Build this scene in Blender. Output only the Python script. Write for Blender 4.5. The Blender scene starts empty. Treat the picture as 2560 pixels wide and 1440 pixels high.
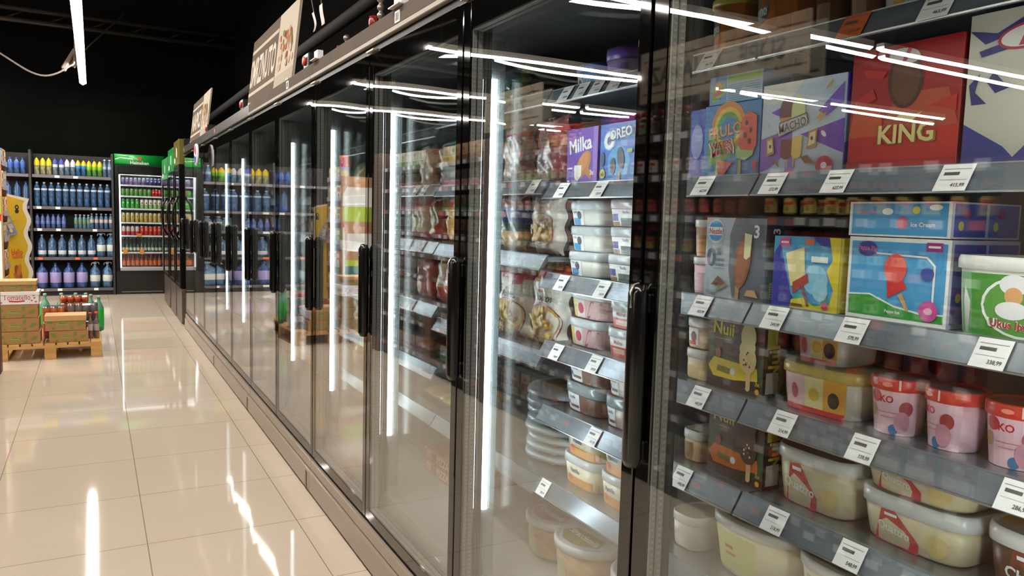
import bpy, math, random
from mathutils import Vector, Matrix
from mathutils.geometry import tessellate_polygon
random.seed(7)
SC = bpy.context.scene
COL = SC.collection
PI = math.pi

# ------------------------------------------------------------------ camera
F_PX, YAW, PITCH, ROLL, EYE = 1917.5, 0.5, 0.09216, 0.02759, 1.368
fw = Vector((math.sin(YAW)*math.cos(PITCH), math.cos(YAW)*math.cos(PITCH), -math.sin(PITCH)))
rt = Vector((math.cos(YAW), -math.sin(YAW), 0)); up = rt.cross(fw)
r2 = math.cos(ROLL)*rt + math.sin(ROLL)*up; u2 = -math.sin(ROLL)*rt + math.cos(ROLL)*up
cd = bpy.data.cameras.new('camera'); cam = bpy.data.objects.new('camera', cd); COL.objects.link(cam)
cd.sensor_width = 36; cd.lens = 36*F_PX/2560; cd.clip_start = .02; cd.clip_end = 60
m = Matrix((r2, u2, -fw)).transposed().to_4x4(); m.translation = (0, 0, EYE); cam.matrix_world = m
SC.camera = cam
# ------------------------------------------------------------------ world, exposure
w = bpy.data.worlds.new('world'); SC.world = w; w.use_nodes = True
w.node_tree.nodes['Background'].inputs[0].default_value = (.9, .95, 1, 1)
w.node_tree.nodes['Background'].inputs[1].default_value = .012
vs = SC.view_settings
vs.view_transform = 'Standard'; vs.look = 'None'; vs.gamma = 1; vs.exposure = .72; vs.use_curve_mapping = False
LAMP = 64.0          # ceiling tubes
LED = 34.0            # freezer light strips
cy = SC.cycles
cy.max_bounces = 8; cy.diffuse_bounces = 3; cy.glossy_bounces = 4; cy.transmission_bounces = 4
cy.transparent_max_bounces = 28; cy.sample_clamp_indirect = 4; cy.caustics_reflective = False; cy.caustics_refractive = False
cy.use_denoising = True

# ------------------------------------------------------------------ materials
def lin(h):
    h = h.lstrip('#'); o = []
    for i in (0, 2, 4):
        c = int(h[i:i+2], 16)/255
        o.append(c/12.92 if c <= .04045 else ((c+.055)/1.055)**2.4)
    return (*o, 1)
MC = {}
def C(hexc, rough=.45, metal=0.0, spec=.5, alpha=1.0):
    k = (hexc, rough, metal, spec, alpha)
    if k not in MC:
        mm = bpy.data.materials.new('surface_' + hexc.strip('#')); mm.use_nodes = True
        b = mm.node_tree.nodes['Principled BSDF']
        b.inputs['Base Color'].default_value = lin(hexc); b.inputs['Roughness'].default_value = rough
        b.inputs['Metallic'].default_value = metal; b.inputs['Specular IOR Level'].default_value = spec
        b.inputs['Alpha'].default_value = alpha
        MC[k] = mm
    return MC[k]
def emit(name, col, s):
    mm = bpy.data.materials.new(name); mm.use_nodes = True; nt = mm.node_tree
    nt.nodes.clear(); e = nt.nodes.new('ShaderNodeEmission'); o = nt.nodes.new('ShaderNodeOutputMaterial')
    e.inputs[0].default_value = (*col, 1); e.inputs[1].default_value = s
    nt.links.new(e.outputs[0], o.inputs[0]); return mm
def noisy(name, ca, cb, scale=(1, 1, 1), rough=.5, metal=0, detail=4, bump=0, nscale=1):
    mm = bpy.data.materials.new(name); mm.use_nodes = True; nt = mm.node_tree; b = nt.nodes['Principled BSDF']
    tc = nt.nodes.new('ShaderNodeTexCoord'); mp = nt.nodes.new('ShaderNodeMapping'); mp.inputs['Scale'].default_value = scale
    n = nt.nodes.new('ShaderNodeTexNoise'); n.inputs['Scale'].default_value = nscale; n.inputs['Detail'].default_value = detail
    r = nt.nodes.new('ShaderNodeValToRGB'); r.color_ramp.elements[0].color = lin(ca); r.color_ramp.elements[1].color = lin(cb)
    r.color_ramp.elements[0].position = .35; r.color_ramp.elements[1].position = .65
    L = nt.links.new
    L(tc.outputs['Object'], mp.inputs[0]); L(mp.outputs[0], n.inputs[0]); L(n.outputs[0], r.inputs[0]); L(r.outputs[0], b.inputs['Base Color'])
    b.inputs['Roughness'].default_value = rough; b.inputs['Metallic'].default_value = metal
    if rough > .9: b.inputs['Specular IOR Level'].default_value = .05
    if bump:
        bp = nt.nodes.new('ShaderNodeBump'); bp.inputs['Strength'].default_value = bump; L(n.outputs[0], bp.inputs['Height']); L(bp.outputs[0], b.inputs['Normal'])
    return mm
def glass(name, f0, tint):
    mm = bpy.data.materials.new(name); mm.use_nodes = True; nt = mm.node_tree; nt.nodes.clear(); N = nt.nodes.new; L = nt.links.new
    g = N('ShaderNodeNewGeometry'); d = N('ShaderNodeVectorMath'); d.operation = 'DOT_PRODUCT'
    L(g.outputs['Normal'], d.inputs[0]); L(g.outputs['Incoming'], d.inputs[1])
    def mth(op, a, b=None):
        x = N('ShaderNodeMath'); x.operation = op
        for i, v in enumerate((a, b)):
            if v is None: continue
            if isinstance(v, (int, float)): x.inputs[i].default_value = v
            else: L(v, x.inputs[i])
        return x.outputs[0]
    c = mth('ABSOLUTE', d.outputs['Value']); c = mth('SUBTRACT', 1.0, c); c = mth('POWER', c, 3.7)
    c = mth('MULTIPLY', c, 1-f0); c = mth('ADD', c, f0)
    t = N('ShaderNodeBsdfTransparent'); t.inputs[0].default_value = (*tint, 1)
    gl = N('ShaderNodeBsdfGlossy'); gl.inputs['Roughness'].default_value = 0; gl.inputs[0].default_value = (1, 1, 1, 1)
    mx = N('ShaderNodeMixShader'); L(c, mx.inputs[0]); L(t.outputs[0], mx.inputs[1]); L(gl.outputs[0], mx.inputs[2])
    o = N('ShaderNodeOutputMaterial'); L(mx.outputs[0], o.inputs[0]); return mm
GLASS = glass("door_glass", .075, (.97, .985, .98))
WRAP = glass('clear_film', .06, (.97, .97, .97))
FRIT = C('#050505', .03, 0, 1.0)
BLACK = C('#0b0a0a', .35)
BLACKG = C('#0a0909', .18)
STEEL = noisy('brushed_steel', '#8d9399', '#a5abb0', (1, .6, 30), .28, .85, nscale=6)
RAIL = noisy('grey_rail', '#5f656d', '#6c727b', (2, 1, 8), .25, .35, nscale=5)
SILVER = C('#b9bab6', .3, .8)
SPACER = C('#8f908c', .65, .1, .2)
WHITE = C('#e9e6e2', .4)
LEDM = emit('led_strip_light', (.86, .96, 1.0), LED)
LEDN = emit('added_near_led_light', (.9, .97, 1.0), LED*.6)  # for the unseen strip added to brighten the nearest products
TUBE = emit("ceiling_tube_light", (1.0, .93, .84), LAMP)

TUBE2 = emit("aisle_tube_light", (1.0, .93, .84), LAMP*.9)

def floor_mat():
    mm = bpy.data.materials.new('polished_floor_tiles'); mm.use_nodes = True; nt = mm.node_tree; b = nt.nodes['Principled BSDF']; N = nt.nodes.new; L = nt.links.new
    tc = N('ShaderNodeTexCoord'); mp = N('ShaderNodeMapping'); mp.inputs['Location'].default_value = (-.167+6, -3.345+12, 0)
    br = N('ShaderNodeTexBrick'); br.offset = 0; br.inputs['Scale'].default_value = 1
    br.inputs['Brick Width'].default_value = .6; br.inputs['Row Height'].default_value = .6; br.inputs['Mortar Size'].default_value = .0022
    br.inputs['Mortar Smooth'].default_value = .2
    br.inputs['Color1'].default_value = lin('#cdbfae'); br.inputs['Color2'].default_value = lin('#cbbcaa'); br.inputs['Mortar'].default_value = lin('#94836a')
    n = N('ShaderNodeTexNoise'); n.inputs['Scale'].default_value = 1.3; mx = N('ShaderNodeMix'); mx.data_type = 'RGBA'; mx.blend_type = 'MULTIPLY'
    r = N('ShaderNodeValToRGB'); r.color_ramp.elements[0].color = (.93, .92, .9, 1); r.color_ramp.elements[1].color = (1, 1, 1, 1)
    L(tc.outputs['Object'], mp.inputs[0]); L(mp.outputs[0], br.inputs['Vector']); L(tc.outputs['Object'], n.inputs[0]); L(n.outputs[0], r.inputs[0])
    mx.inputs[0].default_value = 1; L(br.outputs['Color'], mx.inputs[6]); L(r.outputs[0], mx.inputs[7]); L(mx.outputs[2], b.inputs['Base Color'])
    b.inputs['Roughness'].default_value = .045; b.inputs['IOR'].default_value = 1.5
    return mm

# ------------------------------------------------------------------ text glyph cache
TX = {}
def glyphs(s, bold):
    k = (s, bold)
    if k not in TX:
        cu = bpy.data.curves.new('t', 'FONT'); cu.body = s; cu.size = 1; cu.align_x = 'CENTER'; cu.align_y = 'CENTER'
        cu.resolution_u = 2; cu.offset = .025 if bold else 0
        ob = bpy.data.objects.new('t', cu); me = bpy.data.meshes.new_from_object(ob)
        vv = [(v.co.x, v.co.y) for v in me.vertices]; ff = [tuple(p.vertices) for p in me.polygons]
        bpy.data.objects.remove(ob); bpy.data.curves.remove(cu); bpy.data.meshes.remove(me)
        if vv:
            x0 = min(v[0] for v in vv); x1 = max(v[0] for v in vv); y0 = min(v[1] for v in vv); y1 = max(v[1] for v in vv)
            hh = max(y1-y0, 1e-3)
            vv = [((a-(x0+x1)/2)/hh, (b-(y0+y1)/2)/hh) for a, b in vv]; wd = (x1-x0)/hh
        else: wd = 0
        TX[k] = (vv, ff, wd)
    return TX[k]

# ------------------------------------------------------------------ mesh builder
class M:
    def __init__(s): s.v = []; s.f = []; s.m = []; s.mats = []; s.sm = []
    def mi(s, mat):
        if mat not in s.mats: s.mats.append(mat)
        return s.mats.index(mat)
    def add(s, vs, fs, mat, smooth=False):
        o = len(s.v); s.v += [tuple(x) for x in vs]; i = s.mi(mat)
        for f in fs: s.f.append([o+k for k in f]); s.m.append(i); s.sm.append(smooth)
    def box(s, x0, y0, z0, x1, y1, z1, mat, b=0):
        if b:
            vs = []; fs = []
            X = (x0, x1); Y = (y0, y1); Z = (z0, z1); c = {}
            for i in (0, 1):
                for j in (0, 1):
                    for k in (0, 1):
                        sx, sy, sz = 1-2*i, 1-2*j, 1-2*k
                        for a, (dx, dy, dz) in enumerate(((0, b, b), (b, 0, b), (b, b, 0))):
                            c[i, j, k, a] = len(vs); vs.append((X[i]+sx*dx, Y[j]+sy*dy, Z[k]+sz*dz))
            for i in (0, 1):
                fs.append([c[i, 0, 0, 0], c[i, 1, 0, 0], c[i, 1, 1, 0], c[i, 0, 1, 0]]); fs.append([c[0, i, 0, 1], c[1, i, 0, 1], c[1, i, 1, 1], c[0, i, 1, 1]]); fs.append([c[0, 0, i, 2], c[1, 0, i, 2], c[1, 1, i, 2], c[0, 1, i, 2]])
                for j in (0, 1):
                    fs.append([c[i, j, 0, 0], c[i, j, 1, 0], c[i, j, 1, 1], c[i, j, 0, 1]]); fs.append([c[i, 0, j, 0], c[i, 1, j, 0], c[i, 1, j, 2], c[i, 0, j, 2]]); fs.append([c[0, i, j, 1], c[1, i, j, 1], c[1, i, j, 2], c[0, i, j, 2]])
                    for k in (0, 1): fs.append([c[i, j, k, 0], c[i, j, k, 1], c[i, j, k, 2]])
            s.add(vs, fs, mat); return
        vs = [(x, y, z) for x in (x0, x1) for y in (y0, y1) for z in (z0, z1)]
        s.add(vs, [(0, 1, 3, 2), (4, 6, 7, 5), (0, 4, 5, 1), (2, 3, 7, 6), (0, 2, 6, 4), (1, 5, 7, 3)], mat)
    def loft(s, rings, mat, cap0=True, cap1=True, smooth=True, mats=None):
        n = len(rings[0]); o = len(s.v)
        for r in rings: s.v += [tuple(p) for p in r]
        for k in range(len(rings)-1):
            i = s.mi(mats[k] if mats else mat)
            for a in range(n):
                b = (a+1) % n; s.f.append([o+k*n+a, o+k*n+b, o+(k+1)*n+b, o+(k+1)*n+a]); s.m.append(i); s.sm.append(smooth)
        if cap0: s.f.append([o+a for a in range(n)][::-1]); s.m.append(s.mi(mats[0] if mats else mat)); s.sm.append(False)
        if cap1: s.f.append([o+(len(rings)-1)*n+a for a in range(n)]); s.m.append(s.mi(mats[-1] if mats else mat)); s.sm.append(False)
    def lathe(s, prof, mat=None, seg=20, cx=0, cy=0):
        # prof: (r, z[, material of the band above])
        mats = [(p[2] if len(p) > 2 else mat) for p in prof[:-1]]
        s.loft([[(cx+p[0]*math.cos(2*PI*a/seg), cy+p[0]*math.sin(2*PI*a/seg), p[1]) for a in range(seg)] for p in prof], mat, mats=mats)
    def tube(s, path, r, mat, seg=8):
        rings = []
        P = [Vector(p) for p in path]
        for i, p in enumerate(P):
            t = (P[min(i+1, len(P)-1)]-P[max(i-1, 0)]).normalized()
            a = t.cross(Vector((0, 0, 1)))
            if a.length < .01: a = Vector((1, 0, 0))
            a.normalize(); b = t.cross(a)
            rings.append([p+r*(math.cos(2*PI*k/seg)*a+math.sin(2*PI*k/seg)*b) for k in range(seg)])
        s.loft(rings, mat)
    def art(s, fr, W, H, items, e0=.0004, de=.00022):
        # flat printed shapes laid on a face; fr(U, V, lift) gives the point
        for li, it in enumerate(items):
            e = e0+de*li; k = it[0]
            if k == 'r':
                _, u0, v0, u1, v1, mat = it; n = 10; vs = []; fs = []
                for i in range(n+1):
                    u = (u0+(u1-u0)*i/n)*W; vs += [fr(u, v0*H, e), fr(u, v1*H, e)]
                for i in range(n): fs.append((2*i, 2*i+2, 2*i+3, 2*i+1))
                s.add(vs, fs, mat)
            elif k == 'd':
                _, cu, cv, ru, rv, mat = it[:6]; ro = it[6] if len(it) > 6 else 0; n = 22
                vs = [fr(cu*W, cv*H, e)]
                for a in range(n):
                    x = ru*math.cos(2*PI*a/n); y = rv*math.sin(2*PI*a/n)
                    vs.append(fr(cu*W+x*math.cos(ro)-y*math.sin(ro), cv*H+x*math.sin(ro)+y*math.cos(ro), e))
                s.add(vs, [(0, 1+a, 1+(a+1) % n) for a in range(n)], mat)
            elif k == 'p':
                pts = [Vector((a*W, b*H, 0)) for a, b in it[1]]
                s.add([fr(p.x, p.y, e) for p in pts], [tuple(t) for t in tessellate_polygon([pts])], it[2])
            elif k == 't':
                _, st, cu, cv, hh, mat = it[:6]; ro = it[6] if len(it) > 6 else 0; mw = it[7] if len(it) > 7 else 1; bo = it[8] if len(it) > 8 else True
                vv, ff, wd = glyphs(st, bo)
                if not vv: continue
                sy = hh*H; sx = sy
                if wd*sx > mw*W: sx = mw*W/wd
                vs = []
                for a, b in vv:
                    x = a*sx; y = b*sy; vs.append(fr(cu*W+x*math.cos(ro)-y*math.sin(ro), cv*H+x*math.sin(ro)+y*math.cos(ro), e))
                s.add(vs, ff, mat)
    def build(s, name, parent=None, loc=None, smooth=None):
        me = bpy.data.meshes.new(name); me.from_pydata(s.v, [], s.f)
        for mt in s.mats: me.materials.append(mt)
        me.polygons.foreach_set('material_index', s.m); me.polygons.foreach_set('use_smooth', s.sm); me.update()
        o = bpy.data.objects.new(name, me); COL.objects.link(o)
        if parent: o.parent = parent
        if loc: o.location = loc
        return o

def tag(o, label, cat, group=None, kind=None):
    o['label'] = label; o['category'] = cat
    if group: o['group'] = group
    if kind: o['kind'] = kind
    return o
def empty(name, loc, label, cat, group=None, rz=0):
    o = bpy.data.objects.new(name, None); COL.objects.link(o); o.location = loc; o.rotation_euler = (0, 0, rz)
    o.empty_display_size = .05
    return tag(o, label, cat, group)
def struct(name, mb): o = mb.build(name); o['kind'] = 'structure'; return o
def dup(src, loc, label, group=None, rz=None, cat=None):
    def cp(o, par):
        c = o.copy(); COL.objects.link(c); c.parent = par
        for ch in list(o.children): cp(ch, c)
        return c
    c = cp(src, None); c.location = loc; c['label'] = label
    if rz is not None: c.rotation_euler.z = rz
    if group: c['group'] = group
    if cat: c['category'] = cat
    return c
ORD = ['', 'first', 'second', 'third', 'fourth', 'fifth', 'sixth', 'seventh', 'eighth', 'ninth', 'tenth', 'eleventh', 'twelfth', 'thirteenth', 'fourteenth', 'fifteenth', 'sixteenth']

# frames for printed art. Fronts face -X, so their left end is at +y
def f_front(w, d): return lambda U, V, e: (-d/2-e, w/2-U, V)
def f_side(w, d): return lambda U, V, e: (-d/2+U, -w/2-e, V)
def f_top(w, d, h): return lambda U, V, e: (-d/2+V, w/2-U, h+e)
def supr(w, d, n, seg=36):
    pts = []
    for a in range(seg):
        t = 2*PI*a/seg; c, s_ = math.cos(t), math.sin(t)
        pts.append((d/2*math.copysign(abs(c)**(2/n), c), w/2*math.copysign(abs(s_)**(2/n), s_)))
    return pts
def f_curve(w, d, n, taper, h):
    def f(U, V, e):
        k = taper+(1-taper)*max(0, min(1, V/h)); y = w*.5-U
        q = min(.96, abs(y)/(w/2)); x = d/2*k*(1-q**n)**(1/n)
        return (-x-e, y*k, V)
    return f
def f_round(r0, r1, h, W, ang=0):
    # wraps a width W (arc length) round the front of a cup
    def f(U, V, e):
        r = r0+(r1-r0)*V/h+e; a = (U-W/2)/max(r0, r1)-ang
        return (-r*math.cos(a), -r*math.sin(a), V)
    return f

# ------------------------------------------------------------------ the room
FX = .907; Y0 = 1.1508; W = .8268
def YD(k): return Y0+k*W
b = M(); b.box(-12, -4, -.1, 2.3, 14.2, 0, floor_mat()); struct('floor', b)
b = M(); b.box(-12, -4, 4.3, 2.3, 14.2, 4.4, C('#030303', .95, 0, .1)); struct('ceiling', b)
b = M(); b.box(-12, 14.0, 0, 2.3, 14.2, 4.3, C('#030303', .95, 0, .1)); b.box(-11.9, 13.93, 0, 2.2, 14.0, 2.87, noisy('dark_green_paint', '#050805', '#070a06', rough=.95, nscale=2)); struct('wall_back', b)
b = M(); b.box(2.15, -4, 0, 2.3, 14.0, 4.3, C('#030303', .95, 0, .1)); struct('wall_right', b)
b = M(); b.box(-12.1, -4, 0, -12, 14.2, 4.3, C('#191817', .9)); struct('wall_left', b)
b = M(); b.box(-12, -4.1, 0, 2.3, -4, 4.3, C('#191817', .9)); struct('wall_front', b)

# ceiling tubes
def tube_lamp(p, q, label, group=None, mat=None):
    t = empty('linear_lamp', p, label, 'ceiling lamp', group)
    d = Vector(q)-Vector(p); L = d.length; ax = 'y' if abs(d.y) > abs(d.x) else 'x'; sg = 1 if (d.y if ax == 'y' else d.x) > 0 else -1
    def bx(a0, a1, h, z0, z1, mat, name):
        m_ = M(); a0, a1 = sorted((a0*sg, a1*sg))
        if ax == 'y': m_.box(-h, a0, z0, h, a1, z1, mat)
        else: m_.box(a0, -h, z0, a1, h, z1, mat)
        return m_.build(name, t)
    bx(0, L, .045, .05, .085, C('#c9c6c0', .5), 'housing')
    if True:                                       # opaque side shields, added so light leaves downwards only and headers stay darker
        for s_ in (-1, 1):
            m_ = M(); m_.box(*((s_*.046-.002, min(0, L*sg), .024) if ax == 'y' else (min(0, L*sg), s_*.046-.002, .024)), *((s_*.046+.002, max(0, L*sg), .05) if ax == 'y' else (max(0, L*sg), s_*.046+.002, .05)), C('#d9d5cc', .5)); m_.build('added_side_shield', t)
    m_ = M(); pr = [(-.042, .05), (-.042, .022), (-.03, .006), (0, 0), (.03, .006), (.042, .022), (.042, .05)] if False else [(-.043, .05), (-.043, .026), (0, .000), (.043, .026), (.043, .05)]
    r0 = []; r1 = []
    for a, z in pr:
        if ax == 'y': r0.append((a, .005*sg, z)); r1.append((a, (L-.005)*sg, z))
        else: r0.append((.005*sg, a, z)); r1.append(((L-.005)*sg, a, z))
    m_.loft([r0, r1], mat or TUBE, smooth=False); m_.build('diffuser', t)
    n = max(2, int(L/2.5)+1)
    for i in range(n):
        a = (.15+(L-.3)*i/(n-1))*sg; m_ = M()
        pa = (0, a, .08) if ax == 'y' else (a, 0, .08); pb = (pa[0], pa[1], 4.3-p[2])
        m_.tube([pa, pb], .003, C('#2a2826'), 5); m_.build('suspension_wire', t)
    return t
tube_lamp((-.1, 13.4, 3.16), (-.1, 3.6, 3.16), 'long glowing tube lamp running down the aisle above the floor', None, TUBE2)
tube_lamp((-.1, 3.4, 3.16), (-.1, -3.6, 3.16), 'second tube lamp of the aisle, over the photographer and out of frame', None, TUBE2)
for i, y in enumerate((5.35, 8.03, 10.8, 13.3)):
    tube_lamp((-1.45, y, 3.16), (-5.2, y, 3.16), 'cross-aisle tube lamp seen mirrored in the freezer doors, near half, row %s from the camera' % ORD[i+1])
    tube_lamp((-5.35, y, 3.16), (-10.6, y, 3.16), 'cross-aisle tube lamp seen mirrored in the freezer doors, far half, row %s from the camera' % ORD[i+1])
for i, y in enumerate((2.6, -.2)):
    tube_lamp((-1.45, y, 3.16), (-8.0, y, 3.16), ('cross-aisle tube lamp over the shelving opposite the freezers', 'cross-aisle tube lamp behind the camera')[i])

# ------------------------------------------------------------------ freezers
HB = noisy('satin_header_paint', '#574f47', '#5b534b', (1, 1, 1), .92, 0, nscale=3)
HD = C('#3a3431', .35, .2)
KICK = noisy('kick_panel_paint', '#9c8f81', '#a09385', (1, .4, 1), .22, .2, nscale=3)
TRIM = C('#857c71', .5, .1, .2)
def bow_pane(y0, y1, z0, z1, x, bow, mat):
    m_ = M(); nu, nv = 14, 24; vs = []; fs = []
    for j in range(nv+1):
        for i in range(nu+1):
            u = i/nu; v = j/nv; k = bow*(1-(2*u-1)**2)*(1-(2*v-1)**4)
            vs.append((x+k, y0+(y1-y0)*u, z0+(z1-z0)*v))
    n = len(vs); vs += [(a+.004, b_, c) for a, b_, c in vs]
    for j in range(nv):
        for i in range(nu):
            a = j*(nu+1)+i; q = (a, a+1, a+nu+2, a+nu+1); fs.append(q); fs.append(tuple(n+k for k in q[::-1]))
    m_.add(vs, fs, mat, True); return m_
def door(root, ya, yb, k, lit, z0=.19, z1=1.95):
    # ya near edge, yb far edge, local y measured from the cabinet's origin
    oy = root.location.y; ox = root.location.x
    ya -= oy; yb -= oy; g = .004; ya += g; yb -= g
    x0 = 0; x1 = .042
    m_ = M()
    m_.box(x0, ya, z0, x1, ya+.036, z1, FRIT, .002); m_.box(x0, yb-.042, z0, x1, yb, z1, FRIT, .002)
    m_.box(x0, ya+.036, z1-.078, x1, yb-.042, z1, FRIT); m_.box(x0, ya+.036, z0, x1, yb-.042, z0+.04, FRIT)
    d = m_.build('door', root)
    m_ = M(); ia, ib, za, zb = ya+.036, yb-.042, z0+.04, z1-.078
    for xa, xb in ((.006, .018), (.0225, .036)):
        m_.box(xa, ib-.004, za, xb, ib, zb, SPACER); m_.box(xa, ia, za, xb, ia+.004, zb, SPACER)
        m_.box(xa, ia+.004, zb-.004, xb, ib-.004, zb, SPACER); m_.box(xa, ia+.004, za, xb, ib-.004, za+.004, SPACER)
        if k < 3:
            for i in range(int((zb-za)/.012)):          # perforations of the aluminium spacer
                z = za+.012*i; m_.box(xa+.003, ib-.0046, z, xb-.003, ib-.004, z+.005, C('#a19f98', .5))
    m_.build('glazing_spacer', d)
    bow_pane(ia+.001, ib-.001, za+.001, zb-.001, .001, .0008, GLASS).build('glass_pane', d)
    bow_pane(ia+.001, ib-.001, za+.001, zb-.001, .037, -.0035, GLASS).build('inner_glass_pane', d)
    m_ = M()                                       # long black pull at the far edge
    yh = yb-.006; r = .018
    m_.loft([[(-.0215+q*math.cos(t), yh-.010+r*math.sin(t), z) for t in [2*PI*a/14 for a in range(14)]] for z, q in ((.905, .012), (.92, .02), (1.235, .02), (1.25, .012))], BLACKG)
    for z in (.935, 1.215): m_.box(-.012, yh-.022, z-.018, .001, yh+.002, z+.018, BLACK, .003)
    hd = m_.build('handle', d)
    m_ = M(); m_.tube([(-.043, yh-.016, 1.208), (-.044, yh-.016, 1.236), (-.034, yh-.012, 1.25), (-.02, yh-.008, 1.252)], .0022, SILVER, 6)
    m_.build('chrome_clip', hd)
    m_ = M(); m_.box(-.014, yb-.075, z1+.002, .002, yb+.003, z1+.009, C('#b5a796', .3, .5), .001); m_.build('hinge', d)
    return d
def cabinet(k0, n, header, heights, lit, label, wd=W, doors=None):
    y0 = YD(k0); L = n*wd
    t = empty('freezer_cabinet', (FX, y0, 0), label, 'freezer', 'glass-door freezers of the row')
    m_ = M(); m_.box(-.006, .002, 1.997, .84, L-.002, 2.051, header, .002); hp = m_.build('header_panel', t)
    m_ = M(); m_.box(-.016, .002, 1.974, .002, L-.002, 1.993, TRIM if header is HB else HD, .003); m_.build('header_trim', t)
    m_ = M(); m_.box(.004, 0, 1.951, .84, L, 1.997, BLACK); m_.box(.06, 0, 1.9, .84, L, 1.951, C('#1a1c1c', .5)); m_.build('top_housing', t)
    m_ = M(); m_.box(-.014, .0015, .012, .80, L-.0015, .118, KICK, .004); m_.box(-.006, .0015, .121, .80, L-.0015, .168, KICK, .003); m_.build('kick_panel', t)
    m_ = M(); m_.box(.01, 0, .168, .84, L, .19, C('#030303', .7)); m_.box(.05, 0, .19, .84, L, .238, C('#b7b2ad', .4)); m_.build('floor_deck', t)
    m_ = M(); m_.box(.80, 0, .238, .84, L, 1.9, C('#4a4e50', .5)); m_.build('back_panel', t)
    for q in range(n+1):
        if q*wd in (0, L) or True:
            kk = k0+q; yy = q*wd
            m_ = M(); m_.box(.05, max(yy-.028, .001), .24, .075, min(yy+.028, L-.001), 1.9, BLACK); mu = m_.build('mullion', t)
            if kk == -1:
                m_ = M(); m_.box(.078, yy+.015, .51, .099, yy+.031, 1.75, LEDN); m_.build('light_strip', mu)  # extra strip out of view, added as fill light for the nearest shelves
            if kk in lit and q > 0:
                z1 = 1.75; m_ = M(); m_.box(.078, yy-.029, .51, .093, yy-.015, z1, LEDM); m_.build('light_strip', mu)
                m_ = M(); m_.box(.075, yy-.014, .3, .125, yy-.010, 1.86, C('#9aa5a8', .25, .7)); m_.build('added_strip_reflector', mu)  # glossy panel added to give the reflected stripes beside the light strip
    for q in range(n):
        hs = heights[q]
        for i, z in enumerate(hs):
            m_ = M(); a, c = q*wd+.003, (q+1)*wd-.003
            m_.box(.295, a, z-.014, .79, c, z, STEEL)
            sh = m_.build('shelf', t)
            m_ = M(); m_.loft([[(.292, y, z+.006), (.266, y, z-.036), (.270, y, z-.040), (.296, y, z-.016), (.297, y, z+.006)] for y in (a, c)], RAIL, smooth=False)
            m_.box(.2635, a, z-.0395, .2675, c, z-.0365, SILVER); m_.box(.2905, a, z+.005, .2965, c, z+.0075, C('#8c9196', .3, .5))
            m_.build('price_rail', sh)
        m_ = M(); a, c = q*wd+.01, (q+1)*wd-.01
        m_.loft([[(.062, y, .292), (.050, y, .245), (.056, y, .243), (.068, y, .292)] for y in (a, c)], C('#cfc4cc', .35), smooth=False); m_.build('bottom_rail', t)
        door(t, YD(k0)+q*wd, YD(k0)+(q+1)*wd, k0+q, False)
    for yy in ((0, L)):
        pass
    if header is HB:                                # barcode sticker on the header
        m_ = M(); m_.box(-.008, L-1.16, 2.002, -.006, L-1.115, 2.04, WHITE)
        for i in range(7): m_.box(-.0086, L-1.154+.005*i, 2.008, -.008, L-1.154+.005*i+.002*(1+i % 2), 2.034, C('#2a2a2a'))
        m_.build('barcode_sticker', hp)
    else:
        m_ = M(); m_.box(-.009, L-.07, 2.0, -.006, L-.03, 2.03, C('#d98a8a')); m_.build('red_sticker', hp)
    m_ = M(); m_.box(-.0155, .05, .014, -.012, .075, .1, BLACK); m_.build('kick_slot', t)
    return t
H0 = [1.736, 1.464, 1.199, .994, .795, .57]
H1 = [1.74, 1.478, 1.25, .955, .56]
H2 = [1.71, 1.482, 1.254, 1.0, .75, .56]
H3 = [1.70, 1.45, 1.21, .97, .74, .5]
LIT = (1, 2, 3, 4, 6, 7)
cabinet(-1, 2, HB, [H0, H0], LIT, 'nearest two-door freezer, full of ice cream boxes and tubs')
cabinet(1, 2, HB, [H1, H2], LIT, 'second two-door freezer from the camera, with bags of pastry rolls and pizzas')
cabinet(3, 2, HB, [H3, H3], LIT, 'third two-door freezer, under the frozen food sign')
cabinet(5, 2, HD, [H3, H3], LIT, 'fourth two-door freezer, first one with a dark header')
cabinet(7, 3, HD, [H3, H3, H3], (), 'farthest freezer of the row, three doors, beside the upright coolers')

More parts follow.
